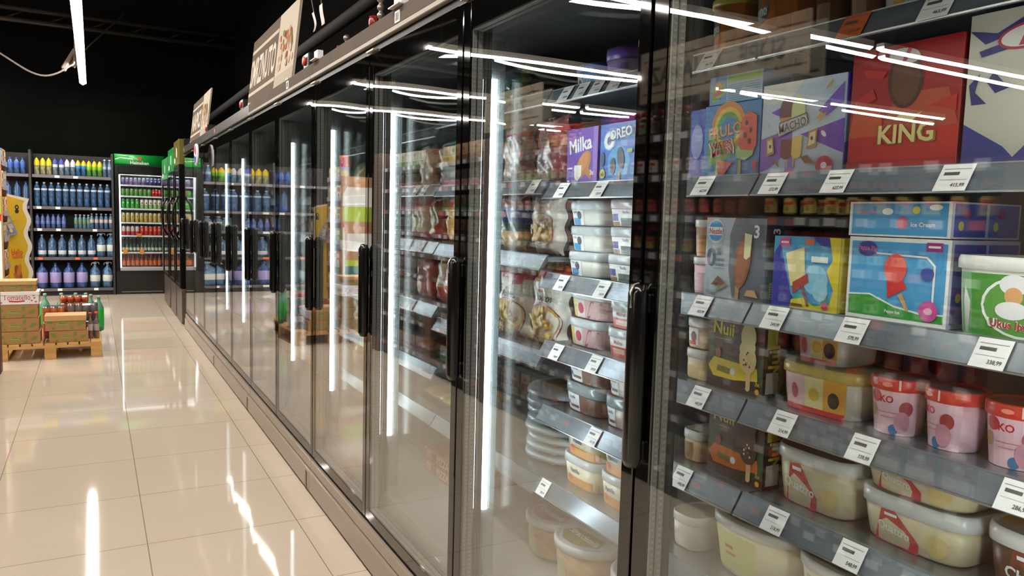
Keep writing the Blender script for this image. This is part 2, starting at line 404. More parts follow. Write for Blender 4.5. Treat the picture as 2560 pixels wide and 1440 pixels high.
# ------------------------------------------------------------------ product builders (origin at the base centre, front towards -X)
G0 = 'groceries in the nearest freezer'
FRX = 1.25                                   # where product fronts stand behind the rails
def carton(name, y, z, w_, h, d, body, front, label, cat='box', side=None, top=None, sidec=None, x=None, rz=0, group=None, bev=.0012):
    m_ = M(); m_.box(-d/2, -w_/2, 0, d/2, w_/2, h, body, bev)
    if sidec:
        m_.box(-d/2+.002, -w_/2-.0003, .001, d/2-.002, -w_/2+.001, h-.001, sidec)
    m_.art(f_front(w_, d), w_, h, front)
    if side: m_.art(f_side(w_, d), d, h, side, e0=.0008)
    if top: m_.art(f_top(w_, d, h), w_, d, top)
    o = m_.build(name, None, ((FRX+d/2) if x is None else x, y, z+.0008)); o.rotation_euler.z = rz
    return tag(o, label, cat, group)
def tub(name, y, z, w_, h, d, n, body, lid, front, label, cat='tub', taper=.86, lidh=.018, lidtop=None, x=None, lidart=None, group=None, liclab=None, rz=0):
    P = supr(w_, d, n)
    m_ = M(); hb = h-lidh
    m_.loft([[(a*k, b_*k, z_) for a, b_ in P] for k, z_ in ((taper*.96, 0), (taper, .004), (taper+(1-taper)*.5, hb*.5), (.985, hb-.001))], body)
    m_.art(f_curve(w_, d, n, taper, hb), w_, hb, front, e0=.0006)
    o = m_.build(name, None, ((FRX+d/2) if x is None else x, y, z+.0008)); o.rotation_euler.z = rz
    m_ = M()
    m_.loft([[(a*k, b_*k, z_) for a, b_ in P] for k, z_ in ((.99, hb-.004), (1.025, hb-.003), (1.03, hb+lidh*.6), (1.01, hb+lidh), (.95, hb+lidh), (.93, hb+lidh-.004))], lid)
    if lidtop: m_.add([(a*.9, b_*.9, hb+lidh-.0034) for a, b_ in P], [tuple(range(len(P)))], lidtop)
    if lidart: m_.art(f_top(w_, d, hb+lidh-.003), w_, d, lidart)
    m_.build('lid', o)
    return tag(o, label, cat, group)
def cup(name, y, z, r, h, body, lid, front, label, cat='cup', taper=.8, lidh=.014, x=None, ang=0, lidart=None, lidtop=None, group=None):
    m_ = M(); hb = h-lidh; W_ = r*2.4
    m_.lathe([(r*taper*.97, 0), (r*taper, .003), (r*.985, hb)], body, 32)
    m_.art(f_round(r*taper, r*.985, hb, W_, ang), W_, hb, front, e0=.0006)
    o = m_.build(name, None, ((FRX+r) if x is None else x, y, z+.0008))
    m_ = M(); m_.lathe([(r*.98, hb-.003), (r*1.05, hb-.002), (r*1.05, hb+lidh*.85), (r*1.02, hb+lidh), (r*.95, hb+lidh), (r*.93, hb+lidh-.003)], lid, 32)
    if lidtop: m_.lathe([(.001, hb+lidh-.003), (r*.93, hb+lidh-.0028)], lidtop, 32)
    if lidart: m_.art(f_round(r*1.052, r*1.052, lidh, W_, ang), W_, lidh, [(i[0], *i[1:]) for i in lidart], e0=.0006) if False else m_.art((lambda U, V, e: ((-(r*1.05+e)*math.cos((U-W_/2)/r-ang)), (-(r*1.05+e)*math.sin((U-W_/2)/r-ang)), hb+V)), W_, lidh, lidart, e0=.0006)
    m_.build('lid', o)
    return tag(o, label, cat, group)
def pillow(name, y, z, w_, h, t, colf, label, cat='bag', items=None, x=None, lean=0, flat=False, seed=1, rz=0, nu=22, nv=26, wr=1.0, group=None, zz=0):
    rd = random.Random(seed); ph = [rd.uniform(0, 6) for _ in range(8)]; fq = [rd.uniform(5, 14) for _ in range(8)]
    def th(u, v):
        u = max(0, min(1, u)); v = max(0, min(1, v))
        k = (max(0, 1-abs(2*u-1)**3.2)**.6)*(max(0, 1-abs(2*v-1)**4)**.6)
        q = .10*math.sin(fq[0]*u+3*v+ph[0])+.08*math.sin(fq[1]*v-4*u+ph[1])+.05*math.sin(fq[2]*2*u+fq[3]*v*1.5+ph[2])+.035*math.sin(fq[4]*3*v+ph[3]+6*u)
        return t/2*k*(1+q*wr)+.0012
    def fr(U, V, e):
        u, v = U/w_, V/h
        ed = .012*math.sin(fq[5]*v*2+ph[4])*(2*u-1)
        pin = 1-.05*math.sin(PI*v)*0-.06*(abs(2*v-1)**6)
        return (-th(u, v)-e, (w_/2-U)*pin+ed, V+.004*math.sin(fq[6]*u*3+ph[5])*(abs(2*v-1)**8))
    m_ = M()
    def shp(p, sgn):
        return (p[0]*sgn, p[1], p[2])
    for sgn in (1, -1):
        vs = []; fs = {}
        for j in range(nv+1):
            for i in range(nu+1): vs.append(shp(fr(w_*i/nu, h*j/nv, 0), sgn))
        o_ = len(m_.v); m_.v += vs
        for j in range(nv):
            for i in range(nu):
                a = o_+j*(nu+1)+i; q = [a, a+1, a+nu+2, a+nu+1]
                m_.f.append(q if sgn > 0 else q[::-1]); m_.m.append(m_.mi(colf((i+.5)/nu, (j+.5)/nv))); m_.sm.append(True)
    if items: m_.art(fr, w_, h, items, e0=.001, de=.0003)
    o = m_.build(name)
    if flat:
        M4 = Matrix.Translation((x if x is not None else FRX+h/2, y, z+t/2*1.15+.001))@Matrix.Rotation(rz, 4, 'Z')@Matrix.Rotation(PI/2, 4, 'Y')@Matrix.Translation((0, 0, -h/2))
    else:
        M4 = Matrix.Translation((x if x is not None else FRX+t/2+math.sin(lean)*0, y, z+.002+zz))@Matrix.Rotation(rz, 4, 'Z')@Matrix.Rotation(lean, 4, 'Y')
    o.data.transform(M4); lo = min(v.co.z for v in o.data.vertices); o.data.transform(Matrix.Translation((0, 0, z+.001-lo)))
    bb = Vector((M4.translation.x, M4.translation.y, z)); o.data.transform(Matrix.Translation(-bb)); o.location = bb
    return tag(o, label, cat, group)
def price(y, z, label, col='#e8e4e3', x=FX, hgt=.042, wd=.052):
    # card clipped on a tilted rail: rail runs from (+.292, z+.006) to (+.266, z-.036)
    m_ = M(); p0 = Vector((x+.2905, z+.004)); p1 = Vector((x+.2630, z-.0385)); n = Vector((-(p0.y-p1.y), (p0.x-p1.x))).normalized()
    def fr(U, V, e):
        q = p1+(p0-p1)*(V/hgt)+n*(e+.0035)
        return (q.x-p1.x, wd/2-U, q.y-p1.y)
    bg = C(col, .35); dk = C('#4b474c')
    back = [fr(0, 0, -.0008), fr(wd, 0, -.0008), fr(wd, hgt, -.0008), fr(0, hgt, -.0008)]; front = [fr(0, 0, 0), fr(wd, 0, 0), fr(wd, hgt, 0), fr(0, hgt, 0)]
    m_.loft([back, front], bg, smooth=False)
    m_.art(fr, wd, hgt, [('r', .08, .80, .92, .83, C('#8d878c')), ('r', .14, .58, .62, .70, dk), ('r', .08, .40, .92, .42, C('#a49ea3')), ('t', '%d,99' % (199+int(y*977) % 500), .70, .20, .17, dk)], e0=.0003, de=.0001)
    o = m_.build('price_tag', None, (p1.x, y, p1.y)); return tag(o, label, 'price tag', 'price tags on the freezer rails')

# colours used by the prints
c_ = lambda h, r=.4: C(h, r)
WHT = c_('#efeeec'); CRM = c_('#ead9b0'); GLD = c_('#c9a24c', .3); BRN = c_('#5a2d1c'); DBR = c_('#2e1a12'); CAR = c_('#b9742f'); RED = c_('#c3201f'); NAV = c_('#26306f'); PUR = c_('#5b2fa0'); STK = c_('#d9ad72')
def bar_(cu, cv, ru, rv, ro, c1, hl=None, stick=True, aspect=1):
    # an ice cream bar: wooden stick, coated body, highlight
    L = [];
    if stick: L.append(('d', cu+math.sin(ro)*rv*8.2*0+math.sin(ro)*0, cv, ru*.28, rv*1.55, STK, ro))
    L.append(('d', cu, cv, ru, rv, c1, ro))
    if hl: L.append(('d', cu, cv, ru*.45, rv*.6, hl, ro))
    return L
Z = H0
# ------------------------------------------------------------------ nearest freezer, first door (around y .45 - 1.15) and its second door
OR = c_('#d9781c'); 
def wono(y, r, h, lab):
    return cup('ice_cream_tub', y, Z[0], r, h, OR, c_('#a7a332'), [('d', .40, .64, r*.5, r*.5, c_('#10131f')), ('r', .22, .5, .58, .62, c_('#8f9aa0')), ('t', 'wono', .4, .56, .12, WHT, 0, .34), ('d', .42, .2, r*.32, r*.3, c_('#a8582c')), ('d', .33, .12, r*.25, r*.2, c_('#c27a4b')), ('r', .72, .05, .9, .8, c_('#b4611a'))], lab, 'ice cream tub', taper=.86, ang=.25)
wono(1.345, .056, .135, 'small orange ice cream tub with a round dark wono badge, top shelf')
wono(1.205, .074, .155, 'large orange ice cream tub with yellow-green lid on the top shelf')
for y, l in ((1.065, 'black-lidded jar beside the large orange tub'), (.985, 'black-lidded jar beside the pale cream cup')):
    cup('ice_cream_tub', y, Z[0], .034, .10, c_('#6b4426'), c_('#0c0b0b', .2), [('r', .3, .1, .7, .7, c_('#8a5a34'))], l, 'tub', taper=.9)
for i, y in enumerate((.912, .832, .752)):
    cup('ice_cream_cup', y, Z[0], .037, .10, c_('#d8d0c8'), c_('#8a2c34'), [('r', .02, .55, .98, .6, c_('#8d6a50')), ('t', 'Haagen-Dazs', .5, .72, .14, c_('#7a1f35'), .03, .7), ('r', .5, .18, .72, .42, c_('#d9a92c')), ('r', .2, .1, .42, .13, c_('#9a8c86')), ('r', .2, .2, .42, .23, c_('#9a8c86'))],
        ('white paper cup with dark red writing next to the orange tag', 'white paper cup with yellow patch, middle of three on the top shelf', 'white paper cup at the right end of the top shelf')[i], 'cup', taper=.84)
# --- shelf 2
carton('ice_cream_box', 1.40, Z[1], .05, .165, .09, c_('#1f45b5'), [('r', .0, .0, 1, .3, c_('#7f7fd0')), ('d', .5, .55, .02, .04, c_('#9aa0dd'))], 'blue carton half hidden behind the door frame, left end of second shelf')
fru = [('r', 0, 0, 1, 1, c_('#3f83bf')), ('p', [(.08, .30), (.1, .62), (.3, .7), (.75, .62), (.72, .40), (.3, .22), (.12, .2)], c_('#77b13c')),
       ('d', .44, .72, .052, .052, c_('#e08a2c')), ('d', .44, .70, .043, .043, c_('#e7c23c')), ('d', .44, .69, .034, .034, c_('#4f9f48')), ('d', .44, .67, .026, .026, c_('#3f83bf')),
       ('t', 'FRULO', .4, .64, .17, c_('#2b3f93'), .12, .62), ('t', 'FRULO', .39, .65, .155, c_('#f0a03a'), .12, .6), ('t', 'WATER', .33, .47, .10, WHT, .1, .48), ('t', 'WATER', .33, .47, .09, RED, .1, .46), ('t', 'MELON', .36, .37, .10, WHT, .1, .5), ('t', 'MELON', .36, .37, .09, RED, .1, .48),
       ('r', .66, .02, .71, .25, STK), ('p', [(.60, .38), (.62, .28), (.78, .24), (.9, .30), (.94, .42), (.72, .5)], c_('#a9c877')), ('p', [(.64, .45), (.70, .78), (.82, .86), (.95, .80), (.96, .42), (.9, .36), (.7, .38)], c_('#dd4a3c')),
       ('d', .78, .72, .004, .006, DBR), ('d', .86, .62, .004, .006, DBR), ('d', .76, .56, .004, .006, DBR), ('d', .84, .48, .004, .006, DBR),
       ('p', [(.28, .27), (.3, .05), (.36, .0), (.56, .22)], c_('#e0512f')), ('p', [(.28, .27), (.26, .05), (.34, .0), (.36, .0), (.31, .08)], c_('#dcd88f')), ('p', [(.9, .2), (.98, .25), (.98, .05)], c_('#e0512f'))]
carton('ice_cream_box', 1.29, Z[1], .170, .168, .07, c_('#3f83bf'), fru, 'blue watermelon ice cream box with rainbow FRULO lettering')
carton('ice_cream_box', 1.285, Z[1]+.1695, .160, .062, .165, c_('#4f8fc4'), [('r', 0, 0, 1, 1, c_('#5d98c8')), ('p', [(.05, .1), (.04, .55), (.12, .8), (.3, .7), (.33, .4), (.1, .08)], c_('#7fb350')), ('d', .16, .62, .012, .012, c_('#d7a54c')), ('p', [(.07, .25), (.28, .42), (.28, .58), (.07, .42)], c_('#c9536a')), ('r', .34, .04, 1, .98, c_('#9fc4dc')), ('r', .36, .72, .98, .94, c_('#8fbf3d'))]+[('r', .37, .08+.075*i, .97, .10+.075*i, c_('#5f7f96')) for i in range(8)], 'blue carton lying on its side on top of the watermelon box')
mac = [('r', 0, 0, 1, 1, c_('#c3cfe0')), ('p', [(0, .82), (0, 1), (.5, 1), (.4, .86), (.15, .78)], c_('#ddd7cf')), ('p', [(0, .06), (.0, .42), (.4, .52), (.4, .3), (.12, .1)], c_('#8a5ac0')), ('p', [(.5, .44), (1, .56), (1, .22), (.72, .34)], c_('#7a48b8')), ('p', [(.12, .70), (.45, .82), (.3, .62)], c_('#6a3ab4')), ('p', [(.7, .66), (.98, .92), (.98, .72), (.8, .6)], c_('#7a50c4')), ('p', [(.33, .06), (.37, .28), (.42, .28), (.44, .06)], c_('#9a78d0')),
       ('r', .345, .10, .365, .25, STK), ('r', .425, .10, .445, .25, STK), ('r', .27, .24, .42, .40, c_('#7a3324')), ('d', .345, .25, .0155, .012, c_('#7a3324')), ('r', .41, .24, .53, .42, c_('#e2c464')), ('d', .47, .25, .0125, .012, c_('#e2c464')),
       ('d', .32, .68, .017, .03, c_('#5d2419')), ('r', .25, .56, .39, .63, c_('#c98b2e')), ('d', .47, .68, .017, .032, c_('#cdcf8e')),
       ('p', [(.23, .42), (.24, .58), (.58, .66), (.6, .55)], c_('#4f4a4c')), ('p', [(.24, .435), (.25, .57), (.575, .645), (.585, .545)], c_('#b9b4b4')), ('t', 'MACHO', .41, .545, .11, c_('#f4f1ea'), .2, .36), ('t', 'MACHO', .411, .542, .095, c_('#57514f'), .2, .34),
       ('p', [(.10, .23), (.09, .42), (.17, .44), (.2, .26)], c_('#b78a4a')), ('p', [(.115, .26), (.105, .39), (.16, .41), (.18, .28)], c_('#eadcae')), ('d', .145, .335, .003, .004, BRN), ('p', [(.6, .28), (.62, .46), (.72, .48), (.71, .3)], c_('#b78a4a')), ('p', [(.615, .31), (.635, .44), (.7, .46), (.695, .33)], c_('#eadcae')), ('d', .66, .385, .003, .004, BRN),
       ('p', [(.68, .56), (.78, .68), (.75, .62), (.82, .63), (.72, .53), (.75, .59)], GLD), ('p', [(.04, .62), (.12, .56), (.09, .61), (.16, .52)], GLD), ('p', [(.14, .12), (.22, .16), (.28, .10), (.24, .2)], c_('#8e5a3a')), ('p', [(.54, .2), (.6, .13), (.7, .14), (.62, .22)], c_('#8e5a3a')),
       ('d', .82, .105, .02, .018, c_('#cf3b46')), ('d', .82, .105, .007, .006, WHT), ('d', .84, .9, .012, .003, GLD, .8), ('d', .8, .42, .008, .004, WHT, -.8)]
carton('ice_cream_box', 1.098, Z[1], .206, .192, .07, c_('#c3cfe0'), mac, 'pale lilac and purple MACHO ice cream box with lightning bolts', side=[('r', 0, 0, 1, 1, c_('#9fb6dc')), ('r', 0, .62, 1, 1, c_('#5a2fc0')), ('p', [(0, .1), (1, .2), (1, .4), (0, .32)], c_('#7a4ac2')), ('d', .45, .75, .009, .014, GLD), ('t', 'MACHO', .45, .42, .15, DBR, PI/2, 1.5)])
kin = [('r', 0, 0, 1, 1, c_('#a51616')), ('r', 0, 0, 1, .34, c_('#c8281f')), ('p', [(0, .3), (.05, .6), (.3, .5), (.35, .3)], c_('#d0582a')), ('p', [(.3, .3), (.45, .62), (.9, .62), (1, .34)], c_('#b84a33')), ('d', .52, .72, .034, .05, c_('#4a2a1c'), .05), ('d', .52, .72, .027, .043, c_('#63391f'), .05), ('d', .5, .9, .03, .014, c_('#d9d5d0'), -.15), ('p', [(.47, .84), (.51, .84), (.57, .96), (.53, .96)], c_('#b3223a')),
       ('p', [(.1, .85), (.35, .8), (.3, .74), (.15, .78)], c_('#c2221a')), ('p', [(.05, .6), (.22, .68), (.26, .6), (.1, .54)], c_('#c2221a')), ('p', [(.75, .5), (.98, .56), (.98, .44)], c_('#bf2a1c')), ('t', 'KING', .56, .30, .16, c_('#8e6a2e'), 0, .62), ('t', 'KING', .555, .305, .15, c_('#ecd98e'), 0, .6), ('p', [(.44, .41), (.62, .40), (.7, .46), (.6, .43), (.5, .46)], c_('#ecd98e')), ('r', 0, 0, 1, .1, c_('#b91c18'))]
carton('ice_cream_box', .880, Z[1], .208, .224, .07, c_('#8e1212'), kin, 'tall red KING ice cream box with a chocolate bar on it')
xii = [('r', 0, 0, 1, 1, c_('#cdc6b6')), ('p', [(0, 0), (0, .3), (.3, .14), (.45, .0)], c_('#3c3f86')), ('p', [(.3, 0), (.65, .32), (1, .3), (1, 0)], c_('#433f8c')), ('p', [(0, .9), (.2, .86), (.5, .98), (.3, .84), (.12, .8)], c_('#3a3378')), ('p', [(.05, .42), (.02, .55), (.1, .62), (.07, .5), (.16, .42)], c_('#2b2a6c')), ('p', [(.15, .56), (.22, .48), (.36, .52), (.28, .54), (.2, .62)], c_('#2b2a6c')), ('p', [(.1, .72), (.5, .78), (.3, .8), (.08, .76)], c_('#3a3378')), ('d', .42, .82, .045, .02, c_('#b3324a'), .1), ('d', .42, .82, .04, .016, c_('#e4ddd6'), .1), ('p', [(.36, .76), (.42, .76), (.48, .88), (.42, .88)], c_('#b3324a')), ('t', 'XII', .62, .26, .12, c_('#c5923a'), 0, .3)]
carton('ice_cream_box', .660, Z[1], .214, .245, .07, c_('#bfb8a8'), xii, 'tall cream and navy swirled ice cream box at the right edge')
# --- shelf 3
for i in range(2):
    cup('dessert_cup', 1.378, Z[2]+i*.088, .031, .086, (c_('#dcb9c4'), c_('#c9a78f'))[i], c_('#d8d6d4', .25), [('r', .2, .1, .8, .7, (c_('#e6c3cf'), c_('#b6835c'))[i])], ('pink plastic dessert cup, lower of two by the door frame', 'brown-banded dessert cup stacked on the pink one')[i], 'cup', taper=.85)
nes = [('r', 0, 0, 1, 1, c_('#a9b3bd')), ('p', [(.5, 0), (.42, .35), (.42, .8), (.5, 1), (1, 1), (1, 0)], c_('#5c626d')), ('d', .17, .83, .026, .026, WHT), ('d', .17, .83, .024, .024, c_('#3a8ac4')), ('r', .05, .78, .29, .88, WHT), ('t', 'Nestle', .17, .828, .075, c_('#c4303a'), 0, .22), ('t', '0', .11, .50, .24, c_('#3c4767'), 0, .2), ('t', '%', .24, .58, .10, c_('#5e6a80'), 0, .12), ('t', 'ADDED', .27, .47, .035, c_('#414c66'), 0, .2), ('t', 'SUGAR', .27, .41, .035, c_('#414c66'), 0, .2), ('r', .16, .36, .36, .365, c_('#414c66')),
       ('r', .56, .0, .62, .2, c_('#b98458'), ), ('d', .66, .48, .023, .062, c_('#8a4a24'), -.16), ('d', .655, .47, .017, .052, c_('#9d5a2d'), -.16), ('p', [(.68, .52), (.68, .82), (.8, .80), (.78, .54), (.72, .5)], c_('#e9dfae')), ('t', '3', .87, .84, .16, WHT, 0, .12), ('p', [(.14, .15), (.26, .27), (.42, .16)], c_('#6b3219')), ('d', .32, .13, .02, .004, c_('#8b8456'), .4), ('p', [(.72, .06), (.76, .13), (.88, .14), (.94, .05)], c_('#c89a6a')), ('r', .05, .04, .22, .08, c_('#8d97a3'))]
carton('ice_cream_box', 1.262, Z[2], .180, .180, .075, c_('#a9b3bd'), nes, 'grey Nestle ice cream box with 0% and an almond bar', side=[('r', 0, 0, 1, 1, c_('#5f7c94')), ('r', 0, .66, 1, 1, c_('#1d3146')), ('t', '3', .4, .85, .12, WHT, PI/2, .4), ('d', .5, .7, .012, .01, c_('#8a5636')), ('t', '0', .5, .42, .1, c_('#1d3146'), PI/2, .4), ('r', .2, .04, .7, .24, c_('#c6d0d8'))]+[('r', .22, .05+.03*i, .68, .06+.03*i, DBR) for i in range(6)], sidec=c_('#5f7c94'))
spg = [('r', 0, 0, 1, 1, c_('#4f9fd0')), ('p', [(0, 0), (0, .75), (.1, .9), (.2, .55), (.3, .2), (.45, 0)], c_('#33339c')), ('p', [(.6, 1), (.85, 1), (.85, .86), (.7, .9)], c_('#3f3a95')), ('p', [(.3, .08), (.4, .24), (.55, .1), (.75, .1), (.85, .3), (.86, .06)], c_('#2f9f93')), ('d', .66, .42, .03, .03, c_('#8fcbe6')), ('d', .74, .28, .018, .022, c_('#9fd4ea')), ('p', [(.84, 1), (1, 1), (1, 0), (.3, 0), (.32, .12), (.5, .16), (.66, .06), (.88, .1), (.93, .3), (.82, .55), (.9, .7)], c_('#e3cb2c')),
       ('p', [(.2, .76), (.3, .30), (.52, .4), (.48, .86)], c_('#e6d59a')), ('p', [(.34, .2), (.33, .36), (.55, .5), (.57, .38)], c_('#b5483a')), ('p', [(.47, .3), (.5, .32), (.60, .05), (.56, .04)], c_('#8c4f45')), ('r', .10, .86, .26, .97, c_('#d9386f')), ('r', .12, .9, .24, .93, WHT), ('r', .5, .9, .63, .97, c_('#e46a3a')), ('r', .6, .66, .84, .74, WHT), ('r', .32, .03, .5, .07, c_('#7a5a1a')), ('d', .83, .08, .008, .008, c_('#d34a6a'))]
carton('ice_cream_box', 1.066, Z[2], .164, .145, .07, c_('#d8c22c'), spg, 'blue and yellow undersea ice cream box with a square lolly')
def skybox(y, z, h, lab, big, d=.2):
    fr = [('r', 0, 0, 1, 1, WHT), ('r', .03, .05, .97, .95, c_('#4f9ed2'))]
    if big:
        fr += [('p', [(.03, .05), (.03, .3), (.25, .32), (.5, .2), (.75, .15), (.97, .16), (.97, .05)], WHT), ('p', [(.03, .05), (.03, .28), (.25, .30), (.5, .18), (.75, .13), (.97, .14), (.97, .05)], c_('#3f9c3c')), ('d', .2, .86, .02, .014, c_('#3c3f90')), ('t', 'Peppa Pig', .2, .86, .08, c_('#cf6a96'), -.05, .2), ('r', .78, .86, .93, .96, c_('#a52f77')), ('r', .8, .9, .91, .925, WHT), ('p', [(.3, .82), (.8, .80), (.88, .7), (.88, .2), (.86, .2), (.86, .69), (.79, .78), (.3, .80)], WHT), ('p', [(.44, .28), (.42, .56), (.52, .66), (.62, .42)], c_('#d2322c')), ('d', .5, .64, .022, .026, c_('#e0524a')), ('p', [(.54, .33), (.58, .36), (.66, .16), (.63, .15)], c_('#c9a06a')), ('d', .81, .6, .012, .012, c_('#3a4a9e')), ('d', .84, .18, .017, .018, c_('#cf4f98')), ('d', .84, .18, .008, .006, c_('#f0b6d2')), ('t', 'Peppa Ice', .5, .12, .05, WHT, 0, .3)]
    else:
        fr += [('t', 'Peppa Pig', .18, .7, .16, c_('#cf6a96'), 0, .24), ('d', .4, .72, .011, .006, WHT), ('d', .68, .76, .007, .007, c_('#e6dc5c')), ('d', .86, .84, .012, .005, WHT), ('d', .55, .4, .011, .011, c_('#cf4f74')), ('t', 'Ice Cream', .75, .36, .13, WHT, 0, .3)]
    sd = [('r', 0, 0, 1, 1, c_('#c5c9d6')), ('r', .03, .05, .48, .95, c_('#5b5fa8')), ('r', .52, .05, .97, .95, c_('#6b78b4')), ('d', .2, .7, .012, .009, c_('#a34a86')), ('d', .7, .7, .012, .009, c_('#a34a86')), ('d', .12, .35, .008, .008, c_('#d9d06a')), ('d', .62, .35, .008, .008, c_('#d9d06a'))]
    return carton('ice_cream_box', y, z, .196, h, d, WHT, fr, lab, side=sd, sidec=c_('#aab0c6'))
skybox(.868, Z[2], .150, 'sky blue children ice cream box with green meadow, lower of the stack', True)
skybox(.872, Z[2]+.152, .062, 'flat sky blue ice cream box lying on the green meadow box', False)
tub('ice_cream_tub', .640, Z[2], .235, .128, .15, 4.5, c_('#e6e1da'), c_('#e8e4de', .3), [('r', .06, .0, .94, .92, c_('#4a8f35')), ('d', .5, .47, .066, .048, WHT), ('d', .5, .47, .061, .044, c_('#5d9a43')), ('p', [(.5, .45), (.62, .78), (.72, .66), (.77, .4), (.74, .3)], c_('#c2483a')), ('d', .44, .78, .022, .016, c_('#e9e6e6')), ('d', .44, .62, .014, .014, c_('#d9a06e')), ('d', .43, .42, .026, .014, c_('#e9e6e6')), ('t', 'Ukus Italije', .45, .2, .17, WHT, -.04, .62), ('t', 'Ukus Italije', .45, .2, .15, c_('#b5343a'), -.04, .6)], 'white rectangular tub with green Ukus Italije label and a chef', 'ice cream tub', taper=.92, x=1.30)
# --- shelf 4
for i in range(2):
    tub('dessert_tub', 1.372, Z[3]+i*.075, .080, .073, .1, 4, (c_('#e3c9a3'), c_('#dcc3a6'))[i], c_('#dedad5', .25), [('r', .15, .15, .6, .85, WHT), ('d', .4, .5, .01, .012, c_('#8d3c2c')), ('r', .18, .15, .5, .3, c_('#cf3a2e'))] if i else [('r', .1, .1, .9, .6, c_('#ddbd8f'))], ('plain caramel dessert tub under the labelled one, fourth shelf', 'clear dessert tub with red and white label, fourth shelf left end')[i], taper=.95)
def nuii(y, z, a, b, lab, h=.170, bar=None):
    fr = [('r', 0, 0, 1, 1, c_('#3b2a1d')), ('p', [(.0, .2), (.05, .6), (.3, .45), (.6, .4), (1, .5), (1, .15), (.3, .16)], c_('#2e4a26')), ('t', 'Nuii', .28, .80, .17, c_('#e2d262', .25), -.03, .5), ('r', .1, .655, .42, .663, c_('#a99a3c')), ('p', [(.02, .27), (.12, .4), (.5, .38), (.9, .36), (.92, .2), (.5, .14), (.12, .14)], a), ('p', [(.18, .22), (.2, .3), (.44, .28), (.42, .2)], c_('#7a6a22')), ('d', .48, .25, .008, .008, WHT), ('d', .2, .46, .009, .012, c_('#8a4a2c')),
          ('r', .725, .07, .80, .3, c_('#d9b382')), ('d', .76, .08, .0062, .006, c_('#d9b382')), ('d', .74, .46, .025, .032, b, .1), ('d', .74, .75, .022, .03, bar), ('d', .73, .6, .024, .018, bar, .3), ('t', '3x', .93, .17, .06, c_('#d5a02e'), 0, .1), ('d', .93, .07, .006, .006, c_('#d5a02e'))]
    for q in range(14): fr.append(('d', .68+.12*random.random(), .36+.2*random.random(), .0022, .0025, CRM if q % 2 else BRN))
    return carton('ice_cream_box', y, z, .168, h, .075, c_('#2c2118'), fr, lab, side=[('r', 0, 0, 1, 1, c_('#2a1f18')), ('r', .1, .62, .5, 1, c_('#a9a03c')), ('t', 'Nuii', .4, .45, .2, c_('#c9a53c'), PI/2, 1), ('r', .1, .05, .6, .32, c_('#b9a9a0'))])
nuii(1.243, Z[3], c_('#d9bd33'), c_('#dcc084'), 'dark Nuii ice cream box with yellow splash and white-topped bar', bar=c_('#d6c690'))
nuii(1.228, Z[4], c_('#cf6a1e'), c_('#4a2a1e'), 'dark Nuii ice cream box with orange splash and nutty chocolate bar', bar=c_('#4a2a1c'))
neap = [('r', .10, .04, .38, .96, c_('#dcb4b8')), ('r', .38, .04, .62, .96, c_('#e0d29a')), ('r', .62, .04, .88, .96, c_('#d99a3c')), ('d', .24, .5, .008, .016, c_('#b5505a')), ('d', .5, .5, .013, .013, c_('#cfae3f')), ('d', .75, .45, .013, .016, c_('#3a302c')), ('r', .10, .0, .88, .14, c_('#c5242c'))]
tub('ice_cream_tub', 1.028, Z[3], .192, .094, .16, 4.5, c_('#c9bfae', .3), c_('#b8a558', .28), neap, 'rectangular three-flavour tub with gold lid, lower of two', 'ice cream tub', taper=.92)
tub('ice_cream_tub', 1.048, Z[3]+.0955, .125, .085, .13, 4.5, c_('#d8cdbc', .3), c_('#c8bda6', .28), neap, 'three-flavour tub with red base band standing on the gold-lidded tub', 'ice cream tub', taper=.92, x=1.34)
pk = [('r', 0, .0, 1, 1, c_('#e2b9c4')), ('d', .3, .82, .013, .012, c_('#b3202a')), ('t', 'KO', .5, .78, .16, RED, 0, .34), ('d', .22, .5, .011, .012, c_('#b98a5c')), ('d', .8, .6, .012, .014, c_('#a33a3a')), ('d', .62, .12, .009, .01, c_('#3f6f9f')), ('r', .35, .48, .7, .5, c_('#cf7a8a')), ('r', .4, .38, .66, .4, c_('#cf7a8a')), ('d', .75, .3, .014, .02, c_('#c98c9c'))]
for i, (y, l) in enumerate(((.874, 'pink cup with red lid, leftmost of three beside the gold-lidded tub'), (.768, 'pink cup with red lid, middle of the three'), (.664, 'pink cup with red lid, next to the blue-lidded cup'))):
    cup('ice_cream_cup', y, Z[3], .048, .103, c_('#e2b9c4'), c_('#d23a2c', .3), pk, l, 'ice cream cup', taper=.82, lidh=.02, ang=(-.1, .5, -.05)[i], lidart=[('d', .3, .5, .007, .005, c_('#b9221d')), ('r', .1, .05, .13, .95, c_('#efc2b4')), ('d', .52, .45, .009, .004, c_('#ee8f7c')), ('r', .68, .05, .71, .95, c_('#efc2b4'))], lidtop=c_('#9b5a4c'), x=1.25+.048)
cup('ice_cream_cup', .560, Z[3], .048, .110, c_('#cf3a2e'), c_('#3c8fd0', .3), [('r', .1, .5, .5, .95, c_('#e6c9a0')), ('d', .3, .3, .016, .02, c_('#e3a02e')), ('r', .0, .05, .9, .2, c_('#2f76c0'))], 'red cup with bright blue lid at the right end of the fourth shelf', 'ice cream cup', lidh=.022)
carton('ice_cream_box', .945, Z[3], .115, .130, .06, c_('#cf9fae'), [('d', .25, .85, .012, .012, c_('#a33844')), ('d', .6, .75, .014, .018, c_('#b0384a')), ('d', .72, .2, .013, .013, c_('#3a72a8')), ('r', .1, .3, .5, .34, c_('#c07488'))], 'pink carton with berries standing behind the pink cups', x=1.52)
